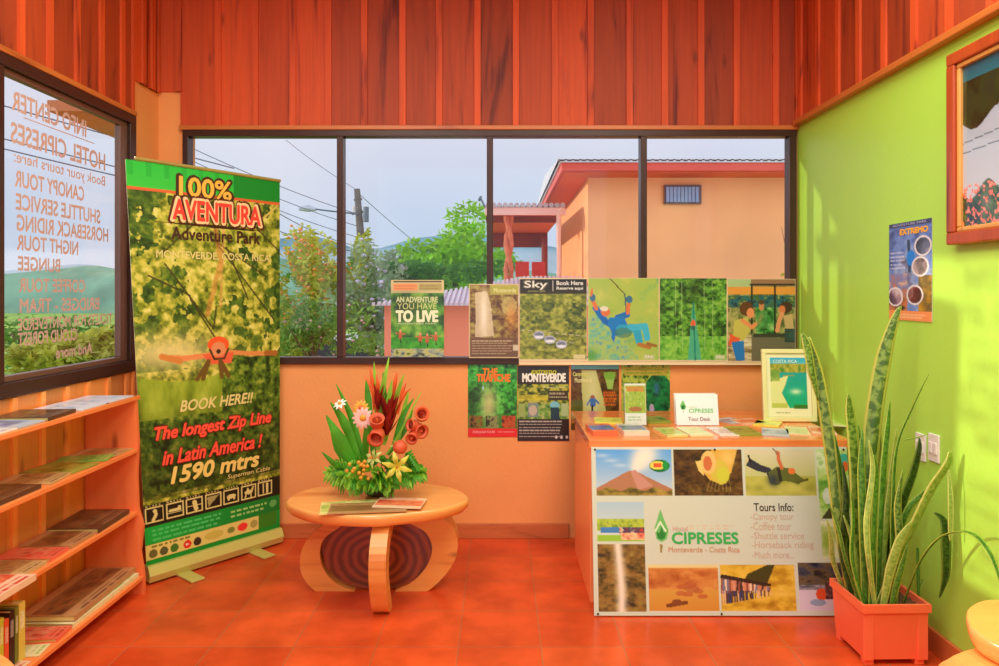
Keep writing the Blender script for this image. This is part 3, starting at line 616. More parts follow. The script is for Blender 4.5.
# 1 pale poster AN ADVENTURE YOU HAVE TO LIVE
a = Art(80, 116, (214, 196, 140)); a.noise((0, .17, 1, 1), [(24, 50, 16), (50, 100, 30), (96, 160, 44), (150, 200, 70)], 8, 6, 11)
a.soft(.3, .35, .35, .2, (50, 60, 30), .7); a.noise((0, .74, 1, .9), [(40, 120, 20), (90, 190, 40)], 16, 8, 12)
a.rect(.05, .02, .95, .035, (60, 46, 30)); a.rect(.05, .05, .5, .14, (226, 150, 90)); a.rect(.52, .05, .95, .14, (176, 160, 90)); a.scribble(.08, .075, .48, 2, .035, (200, 90, 40), seed=1); a.scribble(.55, .075, .93, 2, .035, (120, 110, 50), seed=2)
for u, v in ((.18, .72), (.55, .76), (.68, .77), (.84, .75)):
    a.ell(u, v, .035, .05, (190, 90, 46)); a.ell(u, v-.06, .02, .018, (226, 150, 110)); a.line([(u-.09, v-.03), (u+.09, v-.02)], .02, (200, 110, 60)); a.line([(u, v+.04), (u+.01, v+.09)], .02, (40, 30, 20))
a.noise((0, .89, 1, 1), [(50, 60, 40), (150, 160, 150), (200, 196, 110), (60, 90, 40)], 24, 9, 13)
o, Wd, Ht = poster('poster', 'green poster on the window reading an adventure you have to live', 'poster', a, 391, 280, 444, 357, ZP, (190, 200, 130))
lettering([("AN ADVENTURE", .1, .22, .88, .29, (214, 216, 160), .03), ("YOU HAVE", .12, .30, .86, .38, (210, 214, 140), 0), ("TO LIVE", .1, .40, .88, .54, (240, 240, 200), .06), ("ADVENTURE PARK", .12, .555, .86, .575, (226, 226, 190), .0)], Wd, Ht, o)
# 2 waterfall poster
a = Art(80, 116, (214, 190, 140)); a.noise((.02, .02, .98, .98), [(60, 36, 20), (110, 70, 36), (150, 130, 60), (186, 170, 90)], 20, 12, 21)
a.put(a.pmask([(.12, .12), (.36, .1), (.44, .3), (.5, .7), (.12, .72), (.14, .4)]), (214, 196, 160), .85); a.soft(.3, .4, .08, .35, (246, 236, 214), .8); a.ell(.8, .3, .15, .13, (206, 196, 120), .6)
a.soft(.85, .45, .12, .18, (226, 150, 60), .7); a.rect(.42, .02, .98, .15, (176, 170, 70)); a.rect(.02, .72, .98, .98, (110, 78, 50)); a.scribble(.06, .76, .9, 6, .034, (206, 180, 140), seed=3); a.rect(.88, .82, .98, .9, (206, 190, 160))
o, Wd, Ht = poster('poster', 'brown waterfall poster on the window, second from the left', 'poster', a, 469, 284, 519, 358, ZP, (230, 214, 180))
lettering([("Monteverde", .5, .055, .94, .115, (236, 232, 160), .01)], Wd, Ht, o)
# 3 Sky
a = Art(100, 124, (232, 210, 170)); a.noise((.015, .015, .985, .975), [(70, 70, 20), (110, 120, 34), (160, 164, 60), (196, 190, 90)], 30, 16, 31)
a.noise((.015, .3, .985, .62), [(46, 60, 14), (84, 100, 24), (146, 150, 46)], 26, 16, 32, mask=fbm(124, 100, 9, 5, 33) > .5); a.grad((.015, .015, .985, .19), (30, 24, 14), (54, 46, 24))
a.line([(.0, .62), (.99, .70)], .006, (190, 180, 160)); a.line([(.2, .68), (.8, .78)], .006, (190, 180, 160))
for u, v in ((.29, .69), (.45, .74), (.62, .80)):
    a.ell(u, v, .085, .05, (170, 176, 190)); a.ell(u, v-.012, .06, .022, (110, 120, 140)); a.ell(u, v+.02, .06, .018, (226, 226, 236)); a.line([(u, v-.05), (u, v-.12)], .01, (120, 116, 90))
a.rect(.8, .92, .97, .97, (214, 200, 150)); a.rect(.495, .03, .503, .16, (200, 196, 180))
o, Wd, Ht = poster('poster', 'green treetop poster with a dark Sky banner and three cable cabins', 'poster', a, 519.5, 278, 587, 361, ZP, (232, 206, 166))
lettering([("Sky", .06, .03, .42, .145, (110, 104, 90), .07, 0, 0), ("Sky", .075, .035, .405, .14, (236, 232, 220), .01, 0, 1), ("ADVENTURES", .12, .15, .38, .17, (170, 168, 110), .0), ("Book Here", .55, .035, .94, .085, (240, 236, 226), .02), ("Reserve aqui", .55, .105, .94, .15, (240, 236, 226), .02)], Wd, Ht, o)
# 4 zip-line rider in blue
a = Art(110, 130, (232, 210, 170)); a.noise((.01, .01, .99, .985), [(120, 170, 110), (160, 186, 80), (170, 186, 84), (190, 196, 90)], 5, 4, 41, con=1.1)
a.noise((.01, .45, .7, .985), [(70, 160, 190), (120, 180, 140), (170, 190, 90), (90, 150, 180)], 18, 14, 42, mask=(a.U+(1-a.V)*.9 < .75)); a.soft(.05, .93, .1, .08, (80, 150, 40), .8)
a.line([(.31, .01), (.52, .2)], .014, (70, 50, 30)); a.line([(.52, .2), (.54, .42)], .018, (40, 70, 110))
B1, B2, SK, GL = (24, 120, 196), (40, 160, 196), (216, 112, 60), (60, 110, 140)
a.line([(.11, .36), (.24, .52), (.36, .58)], .085, (20, 100, 180)); a.line([(.07, .27), (.12, .37)], .055, SK); a.ell(.07, .24, .04, .045, GL); a.line([(.05, .21), (.06, .14)], .03, SK)
a.line([(.42, .48), (.55, .44)], .09, (24, 106, 180)); a.line([(.56, .42), (.57, .32)], .055, SK); a.ell(.58, .26, .045, .045, GL)
a.poly([(.3, .48), (.5, .46), (.56, .56), (.5, .68), (.36, .7), (.28, .56)], B1); a.poly([(.34, .62), (.4, .6), (.37, .78), (.33, .72)], (20, 110, 190))
a.line([(.46, .62), (.68, .60), (.72, .76)], .13, B2, wd2=.1); a.line([(.6, .6), (.8, .58), (.83, .72)], .09, (60, 176, 206)); a.ell(.5, .66, .12, .06, (70, 120, 100), .7)
a.ell(.25, .41, .065, .055, SK); a.ell(.23, .37, .06, .03, (220, 216, 190)); a.line([(.72, .80), (.86, .83)], .06, (176, 110, 46)); a.line([(.84, .79), (.95, .815)], .045, (150, 100, 46)); a.rect(.78, .92, .94, .975, (186, 190, 130))
o, Wd, Ht = poster('poster', 'large poster of a zip-line rider in blue on pale green, middle of the window row', 'poster', a, 588, 278, 659, 361, ZP, (232, 212, 170))
lettering([("Sky", .8, .93, .92, .97, (240, 240, 220), .01)], Wd, Ht, o)
# 5 forest with a turquoise cable
a = Art(110, 130, (232, 210, 170)); a.noise((.01, .01, .99, .985), [(24, 50, 20), (60, 110, 34), (100, 160, 50), (150, 190, 80)], 24, 16, 51, con=1.6)
a.noise((.01, .7, .99, .985), [(60, 130, 30), (110, 176, 60), (150, 200, 80)], 22, 18, 52, con=1.6); a.soft(.5, .15, .14, .15, (40, 56, 24), .6)
a.poly([(.485, .36), (.515, .36), (.62, .985), (.42, .985)], (70, 170, 140), .9); a.line([(.5, .3), (.53, .98)], .025, (20, 130, 110)); a.line([(.5, .1), (.5, .4)], .008, (190, 206, 160))
for u in (.24, .33, .66, .78): a.line([(u, .05), (u+.01, .86)], .008, (190, 206, 150), .6)
a.ell(.5, .55, .035, .05, (216, 90, 60)); a.ell(.5, .6, .03, .03, (40, 100, 90)); a.rect(.82, .92, .97, .975, (190, 200, 140))
o, Wd, Ht = poster('poster', 'green forest poster with a turquoise cable running away to a tiny rider', 'poster', a, 659.5, 278, 727, 361, ZP, (232, 212, 170))
lettering([("Sky", .84, .93, .95, .97, (240, 240, 220), .01)], Wd, Ht, o)
# 6 tram passengers
a = Art(110, 134, (232, 210, 170)); a.noise((.01, .01, .99, .985), [(50, 56, 30), (110, 120, 60), (180, 170, 100), (96, 80, 50)], 16, 14, 61)
a.rect(.01, .01, .35, .1, (170, 190, 130)); a.rect(.01, .1, .99, .19, (224, 150, 60)); a.rect(.35, .01, .99, .09, (150, 110, 80)); a.noise((.01, .2, .99, .34), [(20, 50, 60), (40, 110, 120), (60, 90, 40), (150, 160, 90)], 22, 16, 62, con=1.7)
a.noise((.42, .34, .72, .7), [(20, 60, 20), (60, 140, 60), (150, 190, 110)], 20, 16, 63, con=1.6); a.rect(.35, .07, .375, .66, (40, 34, 26)); a.rect(.68, .07, .705, .72, (34, 30, 26)); a.rect(.33, .06, .99, .085, (50, 40, 36))
a.poly([(.35, .66), (.99, .74), (.99, .985), (.35, .985)], (110, 104, 80)); a.rect(.38, .66, .99, .70, (56, 56, 44)); a.noise((.02, .68, .35, .985), [(110, 90, 60), (190, 170, 120), (220, 210, 170)], 34, 6, 64, con=1.7)
a.ell(.28, .36, .1, .085, (96, 54, 26)); a.ell(.34, .41, .055, .06, (226, 140, 90)); a.poly([(.1, .5), (.3, .46), (.34, .62), (.24, .74), (.08, .72)], (196, 184, 84)); a.line([(.22, .5), (.36, .58), (.46, .52), (.5, .44)], .055, (226, 140, 84))
a.poly([(.04, .66), (.2, .72), (.14, .78), (.02, .8)], (226, 90, 50)); a.poly([(.06, .76), (.24, .74), (.26, .98), (.13, .98)], (40, 120, 186)); a.ell(.5, .33, .04, .05, (200, 130, 80)); a.ell(.5, .28, .045, .03, (80, 60, 30)); a.poly([(.42, .4), (.56, .38), (.6, .6), (.44, .6)], (80, 140, 70), .7)
a.ell(.86, .34, .09, .07, (70, 44, 30)); a.ell(.8, .37, .05, .05, (216, 120, 70)); a.line([(.73, .62), (.76, .5), (.8, .42)], .06, (224, 150, 100)); a.poly([(.82, .44), (.95, .42), (.98, .66), (.86, .64)], (200, 170, 110)); a.noise((.84, .6, .99, .76), [(20, 34, 30), (60, 90, 80)], 3, 3, 65)
o, Wd, Ht = poster('poster', 'poster of passengers at a cabin rail, last in the window row', 'poster', a, 727.5, 279, 797-1.5, 362, ZP, (232, 212, 170))
# lower row, on the plaster
ZQ = YB-.004
a = Art(80, 116, (46, 120, 30)); a.noise((0, 0, 1, .72), [(10, 60, 14), (30, 120, 30), (60, 176, 50), (100, 206, 80)], 20, 13, 71, con=1.5); a.soft(.42, .55, .2, .3, (206, 200, 130), .9); a.soft(.1, .5, .12, .25, (20, 40, 14), .7)
a.rect(.3, .3, .33, .36, (170, 190, 210))
for i in range(3): a.noise((.03+i*.33, .71, .3+i*.33, .87), [[(20, 30, 10), (150, 100, 40), (80, 120, 30)], [(30, 40, 20), (150, 150, 90), (60, 110, 50)], [(70, 26, 10), (200, 90, 40), (150, 50, 20)]][i], 22, 14, 72+i, con=1.7)
a.rect(0, .88, 1, 1, (226, 40, 40)); a.scribble(.6, .92, .95, 1, .04, (250, 200, 190), seed=4)
o, Wd, Ht = poster('poster', 'bright green poster with orange title and red foot strip, leftmost on the plaster', 'poster', a, 468, 364, 517, 437, ZQ)
lettering([("THE", .3, .06, .6, .15, (236, 130, 40), .05), ("TRAPICHE", .18, .14, .86, .24, (240, 120, 40), .05), ("DON JUAN TOURS", .1, .915, .55, .955, (250, 180, 180), .01)], Wd, Ht, o)
a = Art(84, 118, (44, 38, 24)); a.noise((0, .25, 1, .5), [(40, 50, 14), (90, 110, 30), (200, 196, 60), (160, 160, 90)], 22, 12, 81, con=1.6); a.rect(.0, .39, .6, .46, (206, 196, 50), .7); a.rect(.6, .33, .98, .46, (60, 50, 30)); a.scribble(.62, .36, .95, 2, .05, (200, 190, 150), seed=9)
a.noise((0, .5, 1, .7), [(60, 100, 30), (110, 160, 60), (190, 190, 110)], 22, 14, 82, con=1.6); a.rect(.2, .49, .4, .68, (120, 140, 130)); a.ell(.3, .59, .08, .07, (190, 176, 150)); a.rect(.02, .5, .16, .68, (150, 170, 90)); a.ell(.72, .52, .09, .05, (120, 190, 200)); a.poly([(.64, .55), (.8, .55), (.82, .72), (.64, .72)], (20, 60, 70)); a.rect(.84, .5, .98, .67, (170, 190, 130))
a.rect(0, .71, 1, 1, (40, 34, 26)); a.scribble(.04, .73, .96, 6, .04, (214, 206, 190), .3, 5)
for u in (.75, .85, .95): a.ell(u, .945, .025, .02, (214, 210, 200))
o, Wd, Ht = poster('poster', 'dark poster with a slanted Monteverde title and rows of small white print', 'poster', a, 517.5, 366, 569, 441, ZQ, (50, 44, 30))
lettering([("extremo", .26, .045, .74, .11, (216, 220, 60), .02, .25), ("MONTEVERDE", .10, .10, .93, .21, (240, 238, 226), .05), ("Monteverde, Costa Rica", .5, .27, .95, .295, (216, 216, 170), .0)], Wd, Ht, o)
a = Art(80, 100, (90, 60, 24)); a.noise((0, .08, 1, 1), [(50, 30, 12), (96, 60, 24), (110, 100, 40)], 16, 12, 91); a.poly([(.22, .1), (.52, .1), (.7, .6), (.8, 1), (.25, 1)], (190, 190, 110)); a.soft(.45, .5, .15, .4, (214, 214, 160), .7); a.noise((0, .55, .25, .9), [(60, 80, 20), (120, 110, 40)], 4, 3, 92)
a.rect(0, 0, 1, .075, (110, 190, 214)); a.poly([(.68, .13), (.92, .13), (.86, .38), (.76, .38)], (150, 190, 90)); a.ell(.8, .18, .12, .06, (120, 170, 60)); a.scribble(.68, .42, .96, 5, .045, (236, 110, 40), .6, 6); a.scribble(.03, .76, .3, 3, .05, (240, 120, 60), .6, 7)
a.ell(.45, .5, .05, .03, (150, 90, 80)); a.poly([(.39, .52), (.52, .52), (.51, .64), (.4, .64)], (60, 110, 170)); a.line([(.45, .64), (.43, .8)], .04, (30, 34, 30)); a.line([(.39, .55), (.34, .62)], .03, (60, 110, 170)); a.line([(.52, .55), (.58, .6)], .03, (60, 110, 170))
o, Wd, Ht = poster('poster', 'brown canyoning poster with pale blue top strip, behind the desk\'s left end', 'poster', a, 571, 364, 619, 430, ZQ)
lettering([("Canyoning", .04, .12, .36, .2, (214, 210, 120), .02), ("Monteverde", .08, .21, .44, .28, (226, 222, 150), .02)], Wd, Ht, o)
a = Art(80, 100, (120, 150, 50)); a.noise((0, 0, 1, 1), [(40, 80, 20), (120, 150, 40), (190, 196, 80), (150, 170, 60)], 18, 14, 101, con=1.6); a.noise((.5, .15, 1, .8), [(6, 60, 30), (10, 110, 60), (30, 150, 70)], 18, 12, 102, mask=a.emask(.75, .45, .3, .32)); a.soft(.72, .35, .06, .1, (60, 110, 170), .8); a.rect(0, .74, 1, .82, (40, 30, 16)); a.ell(.62, .66, .05, .08, (190, 170, 190))
a.rect(.06, .04, .94, .16, (196, 160, 60), .8); a.scribble(.1, .06, .9, 2, .05, (120, 150, 40), .5, 8)
o, Wd, Ht = poster('poster', 'yellow-green jungle poster behind the clear leaflet holder', 'poster', a, 621.5, 365, 670, 432, ZQ, (226, 206, 150))
# pale paper border strip under the window row
tag(MB().box(W(519, 0, ZP).x, W(796, 0, ZP).x, ZP+.004, ZP+.006, W(0, 365, ZP).z, W(0, 358, ZP).z).build('paper_strip', pmat('cream_paper', rgb(236, 214, 168), .6, .03, 5)), 'long cream paper strip along the foot of the window posters', 'strip')

# right wall poster
a = Art(90, 190, (90, 110, 170)); a.noise((0, .07, 1, .9), [(60, 70, 130), (100, 130, 200), (150, 170, 210), (90, 80, 110)], 5, 3, 111); a.noise((0, .52, .45, .9), [(60, 40, 40), (206, 120, 70), (120, 130, 190), (230, 180, 140)], 8, 4, 112); a.noise((.7, .55, 1, .9), [(200, 150, 40), (110, 90, 50), (220, 170, 70)], 8, 3, 113)
a.line([(.48, .2), (.5, .5)], .07, (50, 70, 100)); a.ell(.53, .37, .1, .08, (30, 130, 220)); 
for u, v, c in ((.8, .26, (110, 120, 150)), (.74, .46, (170, 150, 150)), (.16, .76, (130, 90, 120)), (.62, .74, (120, 50, 50))): a.ell(u, v, .19, .10, (226, 220, 220)); a.noise((u-.16, v-.085, u+.16, v+.085), [tuple(x//2 for x in c), c, (210, 190, 190)], 5, 4, 114, mask=a.emask(u, v, .155, .083))
a.scribble(.05, .3, .4, 5, .04, (214, 216, 236), .4, 12); a.rect(0, .90, 1, 1, (244, 150, 90)); a.rect(0, 0, 1, .045, (50, 50, 96)); a.scribble(.1, .93, .9, 2, .03, (250, 200, 150), .5, 3)
pr = sheet('poster', a, .245, .415, PG, .002); pr.location = (XR-.004, 2.985, 1.465); pr.rotation_euler = (0, 0, -PI/2)
za, zb = F*XR/(890-CX), F*XR/(933-CX); pr.location = (XR-.004, (za+zb)/2, CH+(HY-271)*((za+zb)/2)/F); pr.scale = (abs(za-zb)/.245, 1, 1); tag(pr, 'blue collage poster with orange foot taped to the green wall', 'poster')
lettering([("EXTREMO", .28, .07, .92, .125, (246, 180, 50), .07), ("ADVENTURE PARK", .1, .01, .9, .035, (190, 190, 220), .0)], .245, .415, pr)

# framed picture on the green wall
fp = empty('framed_picture', (XR-.002, 2.40, 1.595)); tag(fp, 'large framed picture of flowers under a grey sky, high on the green wall', 'picture')
fy0, fy1, fz = -.40, .30, .71; M_fr = wood('red_frame_wood', rgb(110, 34, 16), rgb(190, 80, 34), .35, 'Z', 1.4, knots=False); M_fr2 = wood('gold_frame_wood', rgb(186, 120, 50), rgb(226, 164, 84), .35, 'Z', 1.4, knots=False)
def rframe(y0, y1, z0, z1, wd, d0, d1):
    mb = MB()
    mb.box(-d1, -d0, y0, y1, z0, z0+wd, .005).box(-d1, -d0, y0, y1, z1-wd, z1, .005).box(-d1, -d0, y0, y0+wd, z0+wd, z1-wd, .005).box(-d1, -d0, y1-wd, y1, z0+wd, z1-wd, .005); return mb
rframe(fy0, fy1, 0, fz, .045, 0, .045).build('frame', M_fr, fp); rframe(fy0+.045, fy1-.045, .045, fz-.045, .018, 0, .034).build('inner_moulding', M_fr2, fp)
a = Art(150, 140, (180, 190, 204)); a.grad((0, 0, 1, 1), (150, 166, 186), (204, 204, 206)); a.grad((0, 0, 1, .12), (20, 90, 110), (20, 110, 120)); a.noise((0, .1, 1, .42), [(20, 26, 14), (40, 60, 24), (30, 50, 34)], 8, 8, 121, mask=a.V < .36+.05*np.sin(a.U*14)); a.line([(0, .48), (1, .40)], .006, (90, 100, 110)); a.line([(0, .54), (1, .49)], .006, (90, 100, 110))  # thin grey lines paint the outdoor cables' reflection in the glass
f_ = fbm(140, 150, 44, 40, 122, 2); a.noise((0, .72, 1, 1), [(20, 30, 20), (50, 80, 40), (130, 120, 110)], 10, 10, 123, mask=a.V > .78+.05*np.sin(a.U*20)); a.put((f_ > .60) & (a.V > .74), (232, 110, 84)); a.put((f_ > .72) & (a.V > .74), (244, 150, 120)); a.put((f_ < .25) & (a.V > .78), (80, 110, 40))
ps = sheet('picture', a, .575, .585, print_mat('behind_glass', .12, .8), .003, parent=fp); ps.location = (-.02, -.05, .355); ps.rotation_euler = (0, 0, -PI/2)
# switch and outlet plates
def plate(y, z, label):
    e_ = empty('switch_plate', (XR, y, z)); tag(e_, label, 'switch'); MB().box(-.008, 0, -.035, .035, -.055, .055, .003).build('plate', M_white, e_)
    for s_ in (-1, 1): MB().box(-.013, -.007, s_*.016-.010, s_*.016+.010, -.022, .022, .002).build('rocker', M_white, e_)
plate(F*XR/(922-CX), W(0, 447, 2.93).z, 'white switch plate on the green wall, the farther of two'); plate(F*XR/(932-CX)-.02, W(0, 447, 2.86).z, 'white switch plate on the green wall, the nearer of two')

# ================================================================== roll-up banner
BL, BR_, TL, TR = Vector((-1.72, 3.50, .0)), Vector((-1.247, 4.085, 0)), Vector((-1.752, 3.455, 2.065)), Vector((-1.247, 4.095, 2.05))
ban = empty('rollup_banner', (BL+BR_)/2); d = (BR_-BL); ban.rotation_euler = (0, 0, math.atan2(d.y, d.x)); BW = d.length
tag(ban, 'tall green roll-up banner for an adventure park, standing in the left corner', 'banner')
a = Art(220, 560, (60, 80, 20))
Vh = lambda z: 1-(z-.085)/(2.05-.085)   # height above floor -> v
a.noise((0, 0, 1, 1), [(56, 70, 12), (130, 140, 34), (204, 194, 72), (230, 218, 124)], 60, 26, 131, con=1.5)
a.noise((0, 0, 1, 1), [(30, 50, 12), (70, 100, 24), (130, 146, 44)], 60, 26, 132, con=1.5, mask=(fbm(560, 220, 22, 10, 133) > .52+.2*np.exp(-((a.U-.55)/.3)**2)) & (a.V < .52))
a.put((np.exp(-(((a.U-.2)/.38)**2+((a.V-.475)/.055)**2)*1.3)), (226, 206, 130), .95)
a.noise((0, .50, 1, .83), [(24, 34, 8), (56, 84, 18), (100, 130, 34), (160, 166, 60)], 70, 30, 134, con=1.6, mask=(a.V > .53+.04*np.sin(a.U*5)) | ((a.U > .62) & (a.V > .38)))
a.noise((0, .52, .55, .64), [(90, 110, 26), (140, 160, 40), (176, 190, 66)], 10, 12, 135, mask=a.V > .53+.02*np.sin(a.U*5)); a.put((a.V > .62)*(a.V < .84)*np.clip((a.V-.6)*6, 0, 1), (24, 26, 10), .35)
for pts in ([(.45, .0), (.55, .2), (.95, .4)], [(.5, .18), (.9, .28)], [(.2, .25), (.5, .42), (.52, .36)], [(.1, .28), (.35, .33)], [(.5, .1), (.2, .22)], [(.35, .34), (.52, .45)], [(.6, .2), (.75, .34)], [(.7, .1), (.98, .2)]): a.line(pts, .012, (60, 50, 20), .8)
a.line([(.52, .12), (.56, .24), (.46, .38)], .035, (206, 130, 60), .55); a.line([(.6, .0), (.58, .18), (.55, .36)], .018, (210, 150, 80), .6)
# flying person
vh_ = Vh(1.12); a.line([(.17, vh_+.012), (.3, vh_+.018), (.48, vh_+.014)], .035, (232, 140, 80)); a.line([(.58, vh_+.008), (.75, vh_+.018), (.95, vh_+.022)], .032, (224, 140, 74)); a.line([(.16, vh_+.01), (.27, vh_+.024)], .04, (214, 130, 60)); a.line([(.89, vh_+.02), (.96, vh_+.022)], .04, (170, 100, 40))
a.poly([(.42, vh_+.01), (.64, vh_+.01), (.62, vh_+.04), (.46, vh_+.04)], (232, 96, 60)); a.ell(.53, vh_-.012, .075, .022, (240, 90, 40)); a.ell(.53, vh_, .05, .02, (226, 140, 90)); a.ell(.53, vh_+.006, .016, .006, (60, 30, 16)); a.line([(.47, vh_), (.5, vh_+.026), (.57, vh_+.026), (.6, vh_)], .014, (70, 50, 20))
for u in (.38, .42, .55, .6): a.line([(.46 if u < .5 else .54, vh_+.03), (u, vh_+.075)], .03, (110, 80, 30))
# header
hv = Vh(1.925); a.grad((0, 0, 1, hv), (44, 190, 60), (60, 196, 60)); a.rect(.66, 0, 1, hv, (20, 140, 40)); a.put(a.m((0, 0, .6, hv*.55)) & (np.sin(a.U*60) > .6), (30, 160, 50), .5)
a.rect(0, hv, 1, hv+.007, (226, 96, 50)); a.line([(.98, hv+.01), (.84, hv+.06)], .014, (220, 190, 90)); a.poly([(.12, Vh(1.765)), (.5, Vh(1.77)), (.9, Vh(1.755)), (.6, Vh(1.75))], (60, 34, 12))
# foot
a.rect(0, Vh(.385), 1, Vh(.275), (34, 28, 12)); a.rect(0, Vh(.275), 1, 1, (20, 150, 50)); a.grad((.0, Vh(.275), 1, Vh(.19)), (20, 176, 60), (20, 120, 40), True); a.rect(0, Vh(.188), .82, Vh(.112), (226, 206, 110)); a.rect(.82, Vh(.19), .97, Vh(.105), (60, 130, 30)); a.rect(.0, Vh(.112), 1, Vh(.09), (20, 140, 40)); a.rect(.0, Vh(.09), 1, 1, (20, 140, 40))
YE = (226, 210, 130)
for i in range(7):
    u0, u1 = .015+i*.134, .125+i*.134; v0, v1 = Vh(.365), Vh(.295); um, vm = (u0+u1)/2, (v0+v1)/2
    for q in (((u0, v0), (u1, v0)), ((u0, v1), (u1, v1)), ((u0, v0), (u0, v1)), ((u1, v0), (u1, v1))): a.line(list(q), .009, YE)
    a.scribble(u0, Vh(.38), u1, 1, .006, YE, .5, i)
    if i == 0: a.line([(um, v0+.008), (um+.01, vm), (um-.01, v1-.005)], .02, YE); a.ell(um+.005, v0+.009, .012, .004, YE)
    elif i == 1: a.line([(u0+.02, vm), (u1-.02, vm)], .016, YE); a.line([(u0+.01, vm+.006), (u1-.01, vm+.006)], .006, YE); a.ell(um+.03, vm-.006, .01, .004, YE)
    elif i == 2: a.line([(u0, vm), (u1, vm)], .006, YE); a.line([(um, vm-.008), (um+.01, vm+.01)], .03, YE)
    elif i == 3: a.poly([(u0+.01, v0+.006), (u1-.01, v0+.004), (u0+.02, v1-.004)], YE, .7)
    elif i == 4: a.ell(um, vm, .035, .006, YE); a.ell(um-.02, vm+.006, .01, .004, YE); a.ell(um+.02, vm+.006, .01, .004, YE)
    elif i == 5: a.ell(um, vm, .03, .006, YE); a.line([(um-.02, vm), (um-.025, v1-.004)], .01, YE); a.line([(um+.02, vm), (um+.02, v1-.004)], .01, YE); a.line([(um+.025, vm), (um+.035, v0+.006)], .012, YE); a.line([(um-.005, vm-.01), (um-.005, vm)], .012, YE)
    else: a.line([(um-.015, v0+.006), (um-.015, v1-.006)], .012, YE); a.line([(um+.015, v0+.006), (um+.015, v1-.006)], .018, YE)
a.scribble(.05, Vh(.258), .55, 3, .012, (90, 206, 110), .45, 4); a.scribble(.6, Vh(.25), .92, 2, .012, (190, 220, 120), .45, 5); a.ell(.94, Vh(.235), .03, .010, (150, 206, 110), .6)
for u, c in ((.05, (110, 100, 50)), (.12, (90, 90, 50)), (.19, (70, 120, 40)), (.28, (226, 50, 40)), (.35, (60, 50, 30))): a.ell(u, Vh(.14), .028, .011, c)
a.poly([(.268, Vh(.147)), (.268, Vh(.133)), (.295, Vh(.14))], (250, 240, 220)); a.scribble(.04, Vh(.178), .36, 1, .01, (110, 110, 40), .5, 6); a.ell(.47, Vh(.15), .07, .011, (206, 186, 80)); a.ell(.6, Vh(.15), .03, .008, (130, 140, 60)); a.ell(.69, Vh(.15), .04, .011, (240, 60, 50)); a.ell(.78, Vh(.15), .03, .011, (170, 160, 80))
BH = 2.05-.085
bs = sheet('banner_sheet', a, BW-.004, BH, PM, .002, (240, 220, 190), parent=ban); bs.location = (0, -.004, .085+BH/2)
me = bs.data; Mi = Matrix.Rotation(-ban.rotation_euler.z, 4, 'Z')
for v in me.vertices:     # slight lean and sag of the hanging sheet
    tt = (v.co.z/BH+.5); l = max(0, .5-v.co.x/BW); v.co.x -= .105*tt*l; v.co.y -= .012*tt*l+.003*(1+math.sin(v.co.z*3+1))*math.sin((v.co.x/BW+.5)*PI)
def bt(t_, u0, u1, z0, h, c, b_=.03, sh=0, lay=0): return (t_, u0, Vh(z0+h/2), u1, Vh(z0-h/2), c, b_, sh, lay)
for v0_ in (0,):
    lb = lettering([bt("100%", .205, .60, 1.955, .105, (70, 30, 10), .10), bt("100%", .215, .59, 1.955, .095, (250, 186, 70), .03, 0, 1), bt("AVENTURA", .15, .84, 1.835, .125, (90, 30, 10), .10, 0, 2), bt("AVENTURA", .16, .83, 1.835, .115, (255, 210, 150), .07, 0, 3), bt("AVENTURA", .17, .82, 1.835, .10, (240, 66, 50), .03, 0, 4),
        bt("Adventure Park", .16, .82, 1.715, .062, (70, 30, 14), .03), bt("MONTEVERDE, COSTA RICA", .06, .90, 1.605, .042, (226, 206, 130), .02), bt("BOOK HERE!!", .22, .75, .845, .055, (230, 210, 130), .03, .2),
        bt("The longest Zip Line", .03, .90, .715, .085, (110, 30, 20), .07, .2), bt("The longest Zip Line", .03, .90, .715, .08, (250, 84, 60), .035, .2, 1), bt("in Latin America !", .10, .82, .600, .075, (110, 30, 20), .07, .2), bt("in Latin America !", .10, .82, .600, .07, (250, 84, 60), .035, .2, 1),
        bt("1590 mtrs", .16, .80, .505, .08, (240, 206, 110), .045, .2), bt("Superman Cable", .56, .90, .435, .03, (226, 200, 120), .01, .2)], BW, BH, bs, y=-.010)
M_alu = pmat('banner_aluminium', rgb(206, 196, 104), .35, .05, 4, metal=.2)
MB().prism([(-.035, .012), (-.045, .045), (-.025, .088), (.025, .088), (.045, .045), (.035, .012)], -BW/2, BW/2, M=Matrix.Rotation(PI/2, 4, 'Z'), bev=.004).build('base_cassette', M_alu, ban)
for s_ in (-1, 1): MB().box(s_*.2-.035 if s_ < 0 else .165, s_*.2+.035 if s_ < 0 else .235, -.17, .10, 0, .012, .004).build('foot', M_alu, ban)
MB().tube([(-BW/2-.06, -.016, 2.06), (BW/2, -.004, 2.05)], .009, 8).build('top_rail', pmat('rail_grey', rgb(170, 150, 80), .35, .1, 4), ban)
MB().tube([(0, .03, .08), (0, .03, 2.06)], .008, 8).build('support_pole', M_black, ban)

